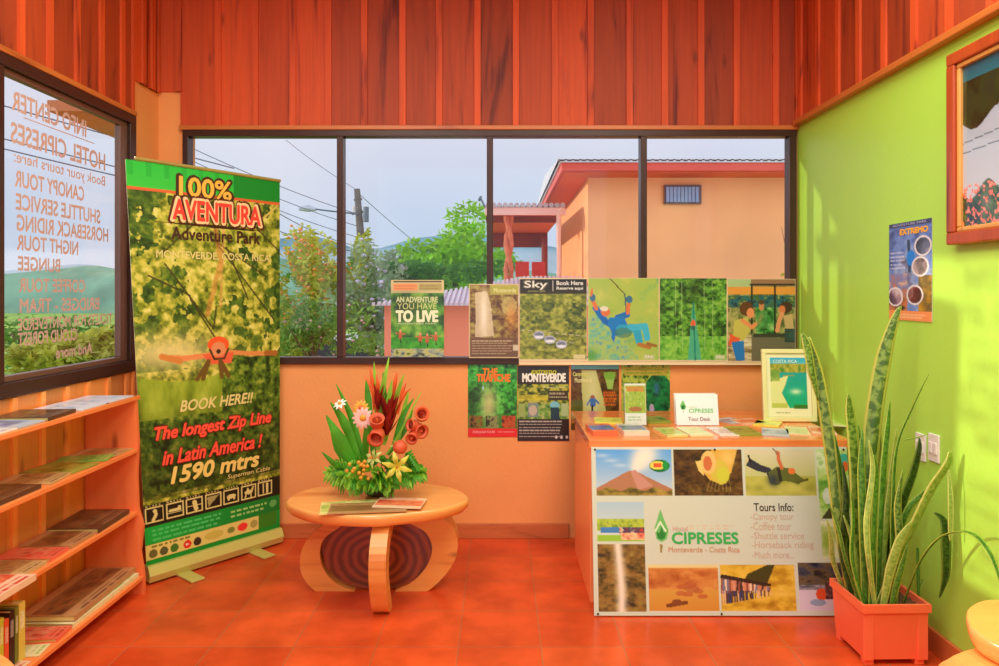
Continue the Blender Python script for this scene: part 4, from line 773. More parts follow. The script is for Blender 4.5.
# ================================================================== desk
M_ply = wood('desk_side_ply', rgb(250, 134, 76), rgb(255, 164, 100), .35, 'Z', .6, knots=False, coat=.3)
dk = empty('reception_desk', (.99, 3.66, 0)); tag(dk, 'orange wooden reception desk covered in leaflets, beside the green wall', 'desk')
def dp(o): return wpart(o, dk)
dp(MB().box(.414, .434, 3.29, 3.95, 0, .71, .003).build('side_panel', M_ply)); dp(MB().box(1.555, 1.575, 3.29, 3.95, 0, .71, .003).build('side_panel', M_ply))
dp(MB().box(.434, 1.555, 3.30, 3.315, 0, .71).build('front_panel', M_ply)); dp(MB().box(.405, 1.60, 3.265, 4.06, .71, .75, .004).build('desk_top', wood('desk_top_wood', rgb(214, 92, 40), rgb(244, 140, 70), .18, 'X', 1.0, knots=False, coat=.5)))
dp(MB().box(.434, 1.555, 3.32, 3.93, .35, .37).build('shelf', M_ply))
# display board leaning on the desk front
Wb, Hb = 1.152, .722
bd = empty('display_board', (.414+Wb/2, 3.157, 0)); bd.rotation_euler = (-math.atan2(.103, .713), 0, 0); tag(bd, 'white display board with tour photos leaning on the desk front', 'sign board')
a = Art(380, 240, (206, 212, 190)); U = lambda x: (x-594)/256.; V_ = lambda y: (y-448)/168.
def B(x0, y0, x1, y1): return (U(x0), V_(y0), U(x1), V_(y1))
b_ = B(599, 451, 674, 498); a.grad(b_, (90, 160, 226), (206, 214, 214)); [a.soft(U(638+k*2.4), V_(470-k*3.2), .02+k*.006, .03+k*.008, (240, 230, 210), .75) for k in range(6)]; [a.soft(U(605+k*9), V_(457+k*5), .03, .012, (226, 230, 230), .5) for k in range(3)]
a.poly([(U(599), V_(490)), (U(630), V_(473)), (U(637), V_(472)), (U(648), V_(478)), (U(674), V_(491)), (U(674), V_(498)), (U(599), V_(498))], (176, 120, 84)); a.poly([(U(633), V_(473)), (U(638), V_(472)), (U(655), V_(488)), (U(640), V_(492))], (196, 140, 120))
a.noise(B(599, 488, 674, 498), [(80, 70, 20), (150, 130, 50), (190, 150, 70)], 30, 30, 141, mask=a.V > V_(491)+.01*np.sin(a.U*70))
a.ell(U(662), V_(467.5), .040, .038, (20, 110, 50)); a.ell(U(660), V_(467), .03, .026, (226, 214, 90)); a.rect(U(656), V_(465), U(664), V_(469), (226, 90, 40)); a.ell(U(668), V_(467), .012, .028, (30, 150, 60))
b_ = B(676, 451, 744, 498); a.noise(b_, [(40, 22, 8), (80, 50, 16), (110, 76, 30)], 40, 40, 142); a.put(a.pmask([(U(699), V_(467)), (U(706), V_(458)), (U(715), V_(451)), (U(740), V_(451)), (U(733), V_(475)), (U(722), V_(486)), (U(712), V_(482))]), (222, 170, 70)); a.soft(U(722), V_(475), .03, .06, (206, 200, 50), .9); a.soft(U(714), V_(466), .018, .03, (226, 110, 50), .9); a.soft(U(730), V_(460), .03, .05, (240, 206, 120), .7)
a.ell(U(722), V_(474), .036, .075, (212, 190, 70)); a.ell(U(711), V_(464), .03, .07, (232, 190, 110)); a.ell(U(710), V_(465), .017, .045, (206, 110, 60)); a.ell(U(725), V_(477), .024, .05, (206, 204, 60)); a.poly([(U(698), V_(463)), (U(704), V_(462)), (U(706), V_(478)), (U(701), V_(473))], (236, 200, 110)); a.noise(B(676, 484, 744, 498), [(40, 22, 8), (90, 60, 20), (130, 100, 40)], 60, 60, 160, mask=a.V > V_(485)+.01*np.sin(a.U*90))
for i in range(7): a.line([(U(712+i*3.2), V_(482)), (U(708+i*4), V_(493))], .0025, (190, 170, 80), .5)
b_ = B(747, 451, 817, 498); a.grad(b_, (214, 206, 170), (180, 190, 90)); a.noise(B(747, 478, 817, 498), [(160, 160, 60), (200, 196, 90)], 20, 20, 143, octv=2)
zz = lambda x, y: (U(720+x*130/999), V_(445+y*85/653))
a.poly([zz(215, 170), zz(250, 115), zz(330, 165), zz(400, 190), zz(450, 260), zz(470, 320), zz(400, 320), zz(370, 230), zz(290, 210)], (50, 50, 60)); a.line([zz(240, 95), zz(250, 140)], .008, (40, 26, 20)); a.poly([zz(385, 225), zz(450, 180), zz(540, 190), zz(600, 235), zz(655, 280), zz(610, 318), zz(560, 300), zz(500, 290), zz(450, 325), zz(400, 318)], (96, 104, 40)); a.soft(*zz(420, 285), .022, .04, (50, 54, 64), .95); a.poly([zz(450, 190), zz(475, 185), zz(490, 290), zz(465, 300)], (50, 46, 30)); a.line([zz(465, 70), zz(470, 130), zz(490, 190)], .014, (206, 110, 60)); a.ell(*zz(565, 215), .014, .02, (226, 120, 50)); a.line([zz(600, 300), zz(680, 280)], .010, (90, 90, 40)); a.line([zz(430, 40), zz(465, 80)], .006, (150, 110, 80))
b_ = B(819, 451, 850, 521); a.noise(b_, [(90, 150, 50), (160, 200, 90), (220, 230, 190), (120, 170, 60)], 14, 14, 144); a.ell(U(846), V_(460), .02, .03, (60, 170, 150)); a.ell(U(847), V_(468), .014, .03, (216, 100, 50)); a.poly([(U(820), V_(521)), (U(830), V_(508)), (U(843), V_(504)), (U(843), V_(521))], (70, 70, 40)); a.ell(U(828), V_(498), .02, .05, (220, 226, 220), .8)
b_ = B(599, 504, 645, 543); a.grad(b_, (170, 200, 214), (214, 220, 200)); a.noise(B(599, 521, 645, 533), [(110, 150, 40), (190, 206, 70), (60, 110, 30)], 20, 30, 145); a.rect(*B(602, 529, 620, 535), (70, 130, 190)); a.noise(B(620, 529, 645, 540), [(200, 70, 50), (70, 60, 90), (226, 200, 170), (150, 80, 40)], 30, 40, 146); a.rect(*B(599, 537, 645, 543), (150, 196, 60)); a.noise(B(622, 535, 645, 542), [(226, 120, 80), (240, 200, 150), (200, 60, 50)], 30, 40, 147)
b_ = B(599, 546, 645, 612); a.noise(b_, [(50, 40, 16), (110, 84, 30), (150, 110, 50), (140, 140, 50)], 34, 34, 148); a.put(np.where(a.m(b_), np.exp(-((a.U-U(620)-.006*np.sin(a.V*9))/(.014+.006*a.V))**2), 0), (236, 222, 200), 1.0)
b_ = B(648, 566, 716, 611); a.grad(b_, (214, 170, 80), (206, 140, 50)); a.noise(B(648, 570, 716, 590), [(170, 84, 30), (206, 130, 60), (222, 166, 84)], 16, 14, 149); a.rect(*B(648, 566, 716, 569), (226, 206, 140)); [a.ell(U(x), V_(y), .02, .014, (184, 96, 50), .8) or a.line([(U(x-6), V_(y+3)), (U(x+7), V_(y-2))], .008, (160, 84, 40), .7) for x, y in ((680, 588), (690, 586), (696, 592), (686, 595), (700, 597), (679, 594))]; a.line([(U(666), V_(606)), (U(684), V_(603))], .014, (120, 60, 24)); a.ell(U(675), V_(603), .02, .02, (130, 70, 30)); a.ell(U(690), V_(590), .03, .02, (170, 90, 50), .6)
b_ = B(718, 566, 791, 611); a.noise(b_, [(170, 120, 20), (220, 180, 50), (236, 200, 90)], 16, 14, 151); a.poly([(U(745), V_(575)), (U(765), V_(566)), (U(772), V_(566)), (U(762), V_(588)), (U(738), V_(586))], (70, 64, 20)); rp_ = random.Random(12)
for i in range(26):
    q = i/25.; xx = 720+46*q; hh = 26-16*q; yt = 578+8*q; cc = rp_.choice([(206, 130, 90), (120, 120, 140), (230, 200, 160), (150, 80, 60), (70, 50, 40), (214, 150, 120)])
    a.ell(U(xx), V_(yt), .008-.003*q, .015-.006*q, (60, 40, 24)); a.line([(U(xx), V_(yt+3)), (U(xx+rp_.uniform(-1, 1)), V_(yt+hh*.6))], .012-.005*q, cc); a.line([(U(xx), V_(yt+hh*.55)), (U(xx+rp_.uniform(-1, 1)), V_(yt+hh))], .007-.003*q, rp_.choice([(60, 60, 90), (220, 180, 140), (90, 60, 40)]))
b_ = B(794, 564, 850, 611); a.noise(B(794, 564, 850, 588), [(30, 30, 40), (70, 70, 80), (110, 90, 60), (20, 20, 26)], 20, 20, 153); a.rect(*B(794, 588, 850, 611), (214, 200, 210)); a.noise(B(794, 586, 850, 591), [(60, 60, 66), (200, 190, 190)], 60, 30, 154); a.ell(U(816), V_(595), .022, .035, (226, 84, 40)); a.noise(B(820, 584, 840, 600), [(226, 90, 50), (60, 40, 50), (200, 120, 90)], 40, 40, 155); a.ell(U(812), V_(603), .03, .02, (120, 150, 180), .7)
a.noise(B(819, 523, 850, 560), [(190, 206, 120), (226, 226, 190), (150, 180, 70)], 8, 10, 156)
# tree emblem
tm = [(U(657), V_(541)), (U(655), V_(530)), (U(658), V_(522)), (U(661.5), V_(511)), (U(665), V_(522)), (U(669), V_(532)), (U(667), V_(541)), (U(662), V_(544))]
a.poly(tm, (110, 190, 100)); a.poly([(U(658), V_(540)), (U(657), V_(534)), (U(660), V_(535)), (U(662.5), V_(528)), (U(664), V_(535)), (U(667), V_(534)), (U(665), V_(540)), (U(661.5), V_(542))], (40, 130, 50)); a.line([(U(656), V_(533)), (U(661), V_(524)), (U(666), V_(533))], .006, (230, 240, 210)); a.line([(U(661.2), V_(547)), (U(661), V_(553))], .010, (150, 130, 60))
a.scribble(U(690), V_(527), U(736), 2, .018, (216, 190, 160), .5, 9)
bb = sheet('printed_face', a, Wb, Hb, PM, .010, (236, 230, 220), parent=bd); bb.location = (0, -.012, .004+Hb/2)
G1 = (60, 176, 84); OR = (206, 150, 110); OR2 = (206, 176, 150)
def tb(t_, x0, y0, x1, y1, c, b2=.02): return (t_, U(x0), V_(y0), U(x1), V_(y1), c, b2)
lettering([tb("CIPRESES", 672, 534.5, 737, 545.5, G1, .04), tb("Hotel", 673, 528, 688, 533, OR2, .01), tb("Monteverde - Costa Rica", 668, 548.5, 738, 554, OR, .01), tb("Tours Info:", 754, 505, 793, 513, (60, 44, 30), .01),
    tb("-Canopy tour", 750, 515, 793, 523.5, OR2, 0), tb("-Coffee tour", 750, 524, 790, 532, OR2, 0), tb("-Shuttle service", 750, 534, 802, 541, OR2, 0), tb("-Horseback riding", 750, 543, 811, 552, OR2, 0), tb("-Much more...", 750, 553, 791, 560, OR2, 0)], Wb, Hb, bb)
for u in (-.56, -.02, .56):
    for z in (.012, .715): MB().lathe([(.004, 0), (.005, .003), (.0, .0035)], n=8).build('screw', M_black, bd).location = (u, -.0125, z)
for ch in bd.children:
    if ch.name.startswith('screw'): ch.rotation_euler = (PI/2, 0, 0)

# leaflets on the desk top; corners come from the desk plane at height .75
def onz(x, y, z): q = F*(CH-z)/(y-HY); return Vector(((x-CX)*q/F, q, z))
ARTC = {}
def leaf_art(cols, seed, title=None):
    a = Art(26, 40, cols[0]); a.noise((.04, .25, .96, .8), cols[1:], 5, 4, seed); a.rect(.06, .84, .94, .95, cols[0]); a.scribble(.1, .06, .9, 2, .08, cols[-1], .5, seed); return a
def leaflet(name, label, x, y, wd, ln, cols, rz, seed, z=.75, th=.008, group=None, cat='leaflet', P=None):
    p = P or onz(x, y, z); art = leaf_art(cols, seed); o = sheet(name, art, wd, ln, PG, th, cols[0])
    o.rotation_euler = (-PI/2, 0, rz); o.location = (p.x, p.y, z+th+.0005); tag(o, label, cat, group); return o
Cc = dict(bl=[(226, 214, 190), (60, 60, 130), (110, 110, 170), (60, 110, 60)], bo=[(240, 110, 70), (50, 70, 40), (90, 110, 190), (40, 60, 110)], gy=[(226, 216, 130), (150, 190, 60), (206, 206, 110), (110, 160, 50)], ol=[(150, 160, 60), (90, 100, 30), (150, 150, 50), (190, 180, 80)],
          gr=[(190, 196, 200), (110, 120, 150), (150, 160, 190), (206, 206, 214)], cr=[(236, 226, 170), (200, 210, 120), (226, 220, 150), (170, 190, 90)], rd=[(240, 200, 160), (226, 80, 50), (240, 140, 90), (200, 50, 40)], yl=[(236, 226, 90), (214, 214, 60), (236, 236, 130), (180, 196, 50)], wh=[(240, 232, 220), (206, 170, 170), (230, 214, 200), (190, 130, 120)], br=[(190, 140, 90), (110, 70, 40), (160, 110, 60), (90, 60, 40)])
LF = [(601, 432, .115, .20, 'bo', .06, 'leaflet stack with dark photo and orange foot, at the left front corner of the desk', .022), (632, 432, .12, .20, 'bl', .04, 'white leaflet stack with violet photo, second along the desk front', .022),
      (670, 433, .10, .20, 'gy', .12, 'yellow-green leaflet, third along the desk front', .008), (694, 432.5, .11, .20, 'cr', .1, 'pale leaflet with green lines in front of the white desk sign', .008), (722, 432, .09, .20, 'wh', .06, 'white leaflet with pinkish print right of the desk sign', .006),
      (742, 432, .12, .19, 'ol', .02, 'olive green leaflet in the middle of the desk front', .01), (775, 433, .12, .18, 'gr', -.35, 'grey-blue leaflet with white edge on the desk front', .006), (797, 431.5, .10, .19, 'cr', -.3, 'cream leaflet beside the grey-blue one on the desk', .006), (822, 431, .11, .19, 'rd', -.3, 'orange-edged leaflet near the right end of the desk', .006),
      (608, 421.5, .14, .15, 'yl', -.1, 'yellow leaflet at the back left of the desk', .008), (655, 421, .12, .16, 'ol', .1, 'olive leaflet just right of the clear holder foot', .01), (731, 421, .12, .14, 'gr', .5, 'small grey leaflet behind the olive one', .004),
      (748, 422.5, .13, .13, 'rd', .3, 'bright red-orange leaflet in the back row of the desk', .008), (768, 424.5, .12, .14, 'yl', -.5, 'bright yellow-green leaflet in front of the framed beach picture', .008), (840, 424, .10, .16, 'cr', -.4, 'pale leaflet in the corner by the green wall', .005)]
for i, (x, y, wd, ln, c, rz, lb, th) in enumerate(LF): leaflet('leaflet', lb, x, y, wd, ln, Cc[c], rz, 200+i, th=th, group='leaflets on the desk')
# clear leaflet holder
hd_ = empty('leaflet_holder', onz(636, 426, .75)); hd_.location.z = .7505; tag(hd_, 'clear acrylic stand holding a green and white leaflet, left on the desk', 'leaflet holder')
M_acr = glass_mat(); tl = Matrix.Rotation(-.12, 4, 'X')
MB().box(-.058, .058, -.004, -.001, 0, .215, 0, tl).box(-.058, .058, .012, .015, 0, .215, 0, tl).box(-.058, -.055, -.004, .015, 0, .215, 0, tl).box(.055, .058, -.004, .015, 0, .215, 0, tl).box(-.058, .058, -.03, .07, 0, .003).build('acrylic_holder', M_acr, hd_)
a = Art(40, 74, (240, 236, 220)); a.noise((.02, .05, .98, .72), [(120, 160, 50), (190, 200, 80), (150, 180, 60), (214, 220, 130)], 6, 4, 161); a.rect(.1, .08, .9, .2, (226, 130, 60), .75); a.ell(.5, .62, .3, .06, (190, 80, 60), .7); a.rect(0, .72, 1, 1, (240, 238, 228)); a.scribble(.15, .8, .85, 2, .06, (150, 190, 120), .5, 2)
o = sheet('leaflet', a, .106, .205, PG, .006); o.location = (hd_.location.x, hd_.location.y+.0162, hd_.location.z+.1065); o.rotation_euler = (-.12, 0, 0); tag(o, 'tall green and white leaflet standing in the clear holder', 'leaflet')
# desk sign
sg = empty('desk_sign', onz(696, 424.5, .75)); sg.location.z = .7505; tag(sg, 'white tent card with green tree emblem reading Tour Desk', 'sign')
a = Art(90, 68, (240, 240, 236)); a.poly([(.13, .5), (.1, .38), (.18, .2), (.25, .4), (.22, .5)], (110, 190, 100)); a.poly([(.14, .48), (.13, .4), (.18, .34), (.22, .4), (.2, .48)], (40, 110, 50)); a.line([(.175, .54), (.175, .6)], .012, (140, 110, 60))
o = sheet('front_face', a, .212, .155, PM, .003, parent=sg); o.location = (0, -.02, .078); o.rotation_euler = (-.2, 0, 0)
lettering([("HOTEL", .3, .40, .5, .45, (170, 200, 150), 0), ("CIPRESES", .3, .47, .88, .60, (130, 206, 130), .03), ("Tour Desk", .28, .74, .8, .86, (150, 100, 90), .01)], .212, .155, o)
o = sheet('back_face', Art(4, 4, (236, 236, 230)), .212, .155, PM, .003, parent=sg); o.location = (0, .018, .078); o.rotation_euler = (.2, 0, PI)
# framed beach picture
p = onz(790, 422, .75); bf = empty('framed_print', (p.x, p.y, .7525)); bf.rotation_euler = (-.10, 0, -.04); tag(bf, 'cream framed beach print standing at the right end of the desk', 'picture')
fw, fh = .272, .372; M_cf = pmat('cream_frame', rgb(236, 228, 160), .4, .04, 6); M_cf2 = pmat('frame_line', rgb(160, 170, 90), .4, .04, 6)
mb = MB()
for bx in ((-fw/2, fw/2, 0, .022), (-fw/2, fw/2, fh-.022, fh)): mb.box(bx[0], bx[1], -.012, .008, bx[2], bx[3], .003)
for xx in (-fw/2, fw/2-.022): mb.box(xx, xx+.022, -.012, .008, .022, fh-.022, .003)
mb.build('frame', M_cf, bf)
a = Art(70, 96, (240, 236, 190)); a.rect(0, 0, 1, .012, (150, 160, 90)); a.rect(0, .988, 1, 1, (150, 160, 90)); a.rect(0, 0, .015, 1, (150, 160, 90)); a.rect(.985, 0, 1, 1, (150, 160, 90))
a.grad((.1, .07, .9, .2), (40, 170, 210), (110, 190, 190)); a.noise((.1, .17, .9, .3), [(110, 130, 40), (190, 176, 70), (80, 130, 60)], 8, 8, 171); a.grad((.1, .3, .9, .85), (30, 160, 150), (20, 176, 120)); a.poly([(.1, .45), (.5, .34), (.42, .5), (.34, .62), (.5, .85), (.1, .85)], (226, 226, 150)); a.soft(.65, .6, .14, .05, (226, 240, 190), .9); a.noise((.1, .26, .3, .44), [(110, 150, 60), (190, 200, 90)], 6, 5, 172); a.rect(.12, .78, .45, .85, (190, 200, 90)); a.rect(.6, .8, .9, .86, (60, 120, 40)); a.scribble(.2, .92, .6, 1, .04, (170, 180, 110), .5, 2)
o = sheet('print', a, fw-.044, fh-.044, PG, .003, parent=bf); o.location = (0, -.002, fh/2)
lettering([("COSTA RICA", .16, .10, .7, .15, (214, 236, 226), .02)], fw-.044, fh-.044, o)
MB().box(-.03, .03, .0, .004, 0, .25, 0, Matrix.Translation((0, .075, 0)) @ Matrix.Rotation(.32, 4, 'X')).build('easel_back', M_cf2, bf)

# ================================================================== wall shelf on the left
sh = empty('wall_shelf', (XL+.15, 2.4, 0)); tag(sh, 'orange pine leaflet shelf with wavy end board under the lettered window', 'shelf')
def sp_(o): return wpart(o, sh)
M_end = wood('shelf_end_pine', rgb(232, 98, 50), rgb(246, 130, 72), .4, 'Z', .8)
xb_ = XL+.026
sp_(MB().prism([(xb_, 0), (-1.672, 0), (-1.672, .08), (-1.69, .2), (-1.676, .32), (-1.70, .40), (-1.706, .55), (-1.70, .72), (-1.712, .93), (xb_, .93)], 3.384, 3.404).build('end_board', M_end))
SHZ = [.93, .685, .39, .085]
for k, z in enumerate(SHZ): sp_(MB().box(xb_, -1.705 if k == 0 else -1.70 if k < 3 else -1.675, .9, 3.384 if k else 3.42, z-.02, z, .003).build('shelf_board', M_shelf))
sp_(MB().box(xb_, -1.70, .9, .92, 0, .91).build('end_board', M_end))
def ypx(x, X=-1.735): return F*-X/(CX-x)
CS = dict(Cc); CS.update(sk=[(226, 230, 236), (150, 190, 214), (206, 220, 230), (236, 236, 240)], tn=[(206, 170, 110), (150, 110, 60), (190, 150, 90), (120, 90, 50)], dk=[(90, 60, 40), (50, 34, 24), (110, 84, 50), (140, 110, 70)], gn=[(120, 180, 70), (60, 150, 50), (130, 190, 80), (190, 200, 110)], pk=[(236, 110, 80), (226, 60, 50), (240, 150, 110), (190, 60, 40)])
def shelf_item(nm, label, x0, x1, k, c, th, seed, X0=-1.93, X1=-1.715, rz=0, lift=0, cat='magazine', grp=None):
    ya, yb = ypx(x0), min(ypx(x1), 3.375); yc = (ya+yb)/2; ln = abs(yb-ya); wd = X1-X0; z = SHZ[k]+.0008+lift
    if th < .012:
        o = leaflet(nm, label, 0, 0, ln, wd, CS[c], -PI/2+rz, seed, z=z, th=th, group=grp, cat=cat, P=Vector(((X0+X1)/2, yc, z)))
        return o
    e_ = empty(nm, ((X0+X1)/2, yc, z), -PI/2+rz); tag(e_, label, cat, grp); w2_ = wd/2; l2 = ln/2
    MB().box(-l2+.003, l2-.003, -w2_+.003, w2_-.004, .002, th-.002).build('pages', pmat('paper_edge', rgb(226, 206, 130), .7, .1, 60, stretch=(1, 1, 30)), e_)
    cm = pmat('cover_'+c, rgb(*CS[c][0]), .35, .1, 9)
    MB().box(-l2, l2, -w2_, w2_, 0, .002).box(-l2, l2, w2_-.004, w2_, .002, th-.002).build('cover', cm, e_)
    s_ = sheet('front_cover', leaf_art(CS[c], seed), ln, wd, PG, .002, CS[c][0], parent=e_); s_.rotation_euler = (-PI/2, 0, 0); s_.location = (0, 0, th+.0002)
    return e_
g1, g2, g3, g4 = 'leaflets on the top shelf', 'leaflets on the second shelf', 'magazines on the third shelf', 'magazines on the bottom shelf'
SI = [('leaflet', 'pale blue leaflet at the far end of the top shelf', 102, 131, 0, 'sk', .004, 0, g1), ('leaflet', 'pale blue and white leaflet on the top shelf, next to the far-end one', 78, 104, 0, 'sk', .005, 0, g1), ('magazine', 'thick dark-edged magazine lying on the top shelf', 40, 72, 0, 'dk', .014, .08, g1),
      ('leaflet', 'white leaflet with lilac print on the top shelf, left of the dark magazine', 14, 40, 0, 'gr', .006, 0, g1), ('leaflet', 'pink and blue leaflet at the left picture edge of the top shelf', -25, 12, 0, 'wh', .006, 0, g1),
      ('leaflet', 'thin tan leaflet at the far end of the second shelf', 110, 132, 1, 'tn', .003, 0, g2), ('leaflet', 'bright green leaflet on the second shelf', 96, 112, 1, 'gn', .004, .25, g2), ('leaflet', 'olive leaflet on the second shelf, left of the green one', 68, 94, 1, 'ol', .005, -.1, g2), ('leaflet', 'tan leaflet with curled corner mid second shelf', 42, 68, 1, 'tn', .006, .12, g2), ('magazine', 'dark brown magazine at the left end of the second shelf', -12, 36, 1, 'dk', .016, 0, g2),
      ('magazine', 'dark spiral-bound magazine at the far end of the third shelf', 92, 126, 2, 'dk', .020, .04, g3), ('magazine', 'brown magazine on the third shelf, next to the spiral-bound one', 66, 92, 2, 'br', .012, 0, g3), ('magazine', 'red-covered magazine on the third shelf', 44, 64, 2, 'pk', .012, .05, g3), ('magazine', 'tan magazine with dark edge on the third shelf', 18, 42, 2, 'tn', .012, -.04, g3),
      ('magazine', 'large cream-edged book overhanging the third shelf front', -28, 14, 2, 'rd', .022, 0, g3),
      ('magazine', 'cream-edged lower book of the stack at the far end of the bottom shelf', 62, 132, 3, 'cr', .018, 0, g4), ('magazine', 'orange magazine in the middle of the bottom shelf', 42, 60, 3, 'pk', .013, .1, g4), ('leaflet', 'pale green leaflet on the bottom shelf beside the upright books', 22, 38, 3, 'cr', .004, .15, g4), ('leaflet', 'orange leaflet lying behind the upright books', 4, 20, 3, 'rd', .005, -.1, g4)]
for i, (nm, lb, a_, b_, k, c, th, rz, gp) in enumerate(SI):
    X1 = -1.655 if 'overhanging' in lb else (-1.69 if k == 3 else -1.715); shelf_item(nm, lb, a_, b_, k, c, th, 300+i, X1=X1, rz=rz, grp=gp, cat=nm)
shelf_item('magazine', 'brown-covered big book on top of the bottom shelf stack', 64, 130, 3, 'br', .022, 340, X0=-1.925, X1=-1.70, rz=.03, lift=.0205, grp=g4)
BK = [('yellow-green spined book upright at the left of the bottom shelf', (206, 206, 60), .20, .022), ('orange-red upright book on the bottom shelf', (236, 90, 50), .185, .024), ('black upright book with white marks on its spine', (50, 34, 28), .20, .026), ('olive green upright book on the bottom shelf', (120, 130, 50), .205, .018), ('thick cream-yellow upright book, last of the upright row', (226, 206, 90), .21, .034)]
yy = 2.49
for i, (lb, c, h_, th) in enumerate(BK):
    e_ = empty('upright_book', (-1.80, yy+th/2, SHZ[3]+.0008)); tag(e_, lb, 'book', 'upright books on the bottom shelf'); yy += th+.003
    cm = pmat('book_cover_%d' % i, rgb(*c), .4, .1, 9)
    MB().box(-.07, .07, -th/2, -th/2+.003, 0, h_).box(-.07, .07, th/2-.003, th/2, 0, h_).box(.067, .07, -th/2+.003, th/2-.003, 0, h_).build('cover', cm, e_)
    MB().box(-.066, .066, -th/2+.003, th/2-.003, .003, h_-.004).build('pages', pmat('paper_edge', rgb(226, 206, 130), .7, .1, 60, stretch=(1, 1, 30)), e_)
    MB().box(.0702, .0706, -th*.3, th*.3, h_*.55, h_*.85).build('spine_label', pmat('spine_label_%d' % i, rgb(*[min(255, int(v*.5+130)) for v in c]), .5, .3, 90), e_)

# ================================================================== rustic table
def live_disc(cx, cy, rx, ry, z0, z1, seed, name, parent, mat):
    r = random.Random(seed); n = 96; ph = [r.uniform(0, 6.3) for _ in range(5)]
    wob = [1+.018*math.sin(3*t+ph[0])+.012*math.sin(5*t+ph[1])+.008*math.sin(9*t+ph[2]) for t in (2*PI*k/n for k in range(n))]
    mb = MB(); H = z1-z0; pr_ = [(.90, 0), (.96, .1), (.985, .35), (1.0, .7), (.995, .9), (.975, 1.0)]; rings = []
    for f, t in pr_:
        rings.append([mb.bm.verts.new((cx+rx*f*(w_*(1 if t > .2 else .99))*math.cos(2*PI*k/n), cy+ry*f*w_*math.sin(2*PI*k/n), z0+H*t)) for k, w_ in enumerate(wob)])
    for A, B2_ in zip(rings, rings[1:]):
        for k in range(n): mb.bm.faces.new((A[k], A[(k+1) % n], B2_[(k+1) % n], B2_[k])).smooth = True
    mb.bm.faces.new(rings[0][::-1]); mb.bm.faces.new(rings[-1]); return mb.build(name, mat, parent)
def smooth_poly(pts, sub=6):
    n = len(pts); out = []
    for i in range(n):
        p0, p1, p2, p3 = [Vector((*pts[(i+k) % n], 0)) for k in (-1, 0, 1, 2)]
        for k in range(sub):
            t = k/sub; q = .5*((2*p1)+(p2-p0)*t+(2*p0-5*p1+4*p2-p3)*t*t+(3*p1-p0-3*p2+p3)*t**3); out.append((q.x, q.y))
    return out
M_topw = wood('table_top_wood', rgb(222, 130, 60), rgb(242, 168, 90), .2, 'X', .5, knots=False, coat=.35)
M_slab = wood('dark_log_slab', rgb(60, 22, 8), rgb(150, 70, 30), .3, 'Y', 1.2, knots=False, coat=.5)
TC = Vector((-.577, 3.40, 0)); tbl = empty('rustic_table', TC); tag(tbl, 'low rustic round wooden table with curved legs and a dark log slab', 'table')
ttop = live_disc(0, 0, .425, .28, .394, .452, 3, 'tabletop', tbl, M_topw)
pq = lambda L_: [((x-CX)*3.46/F-TC.x, max(0, CH-(y-HY)*3.46/F)) for x, y in L_]
lf = smooth_poly(pq([(352, 514), (335, 517), (315, 530), (304, 548), (304, 570), (318, 590), (335, 591), (356, 591), (340, 581), (327, 568), (322, 550), (327, 535), (342, 524)]), 4)
rt = smooth_poly(pq([(400, 514), (428, 514), (448, 518), (457, 532), (457, 552), (447, 570), (428, 588), (412, 591), (396, 591), (414, 578), (428, 562), (433, 545), (427, 530), (414, 522)]), 4)
for p_ in (lf, rt): MB().prism([(x, max(0, z)) for x, z in p_], .015, .11).build('leg', M_rust, tbl)
side = smooth_poly([(-.14, .40), (-.24, .385), (-.325, .30), (-.33, .18), (-.27, .05), (-.21, 0), (-.15, 0), (-.21, .1), (-.25, .2), (-.22, .3), (-.12, .35)], 4)
MB().prism([(x, max(0, z)) for x, z in side], -.093, -.019, M=Matrix(((0, -1, 0, 0), (1, 0, 0, 0), (0, 0, 1, 0), (0, 0, 0, 1)))).build('leg', M_rust, tbl)
ring = [(.275*math.cos(t), .195+.192*math.sin(t)) for t in (2*PI*k/48 for k in range(48))]
slab = MB().prism(ring, .03, .09, bev=.008).build('log_slab', M_slab, tbl)
# growth rings on the slab: distance bands about its centre
t = M_slab.node_tree; b = t.nodes['Principled BSDF']
co = t.nodes.new('ShaderNodeTexCoord'); mp = t.nodes.new('ShaderNodeMapping'); mp.inputs['Location'].default_value = (0, 0, -.2); mp.inputs['Scale'].default_value = (1, 0, 1.3)
wv = t.nodes.new('ShaderNodeTexWave'); wv.wave_type = 'RINGS'; wv.rings_direction = 'SPHERICAL'; wv.inputs['Scale'].default_value = 7; wv.inputs['Distortion'].default_value = 2.5; wv.inputs['Detail Scale'].default_value = 1.2
t.links.new(co.outputs['Object'], mp.inputs[0]); t.links.new(mp.outputs[0], wv.inputs['Vector'])
r = t.nodes.new('ShaderNodeValToRGB'); r.color_ramp.elements[0].color = (*rgb(96, 40, 16), 1); r.color_ramp.elements[1].color = (*rgb(150, 68, 30), 1); t.links.new(wv.outputs[0], r.inputs[0]); t.links.new(r.outputs[0], b.inputs['Base Color'])
# magazines on the table
for i, (x, y, wd, ln, c, rz, lb, z) in enumerate(((350, 507, .26, .18, 'gy', .2, 'yellow-green folded map under the magazines on the rustic table', .453), (368, 508.5, .34, .15, 'br', .12, 'brown and red patterned magazine at the front of the rustic table', .4565), (400, 505, .22, .15, 'rd', -.1, 'orange patterned magazine lying right of the others on the rustic table', .462))):
    leaflet('magazine', lb, x, y, wd, ln, CS[c], rz, 400+i, z=z, th=.004, cat='magazine', P=onz(x, y, .455))

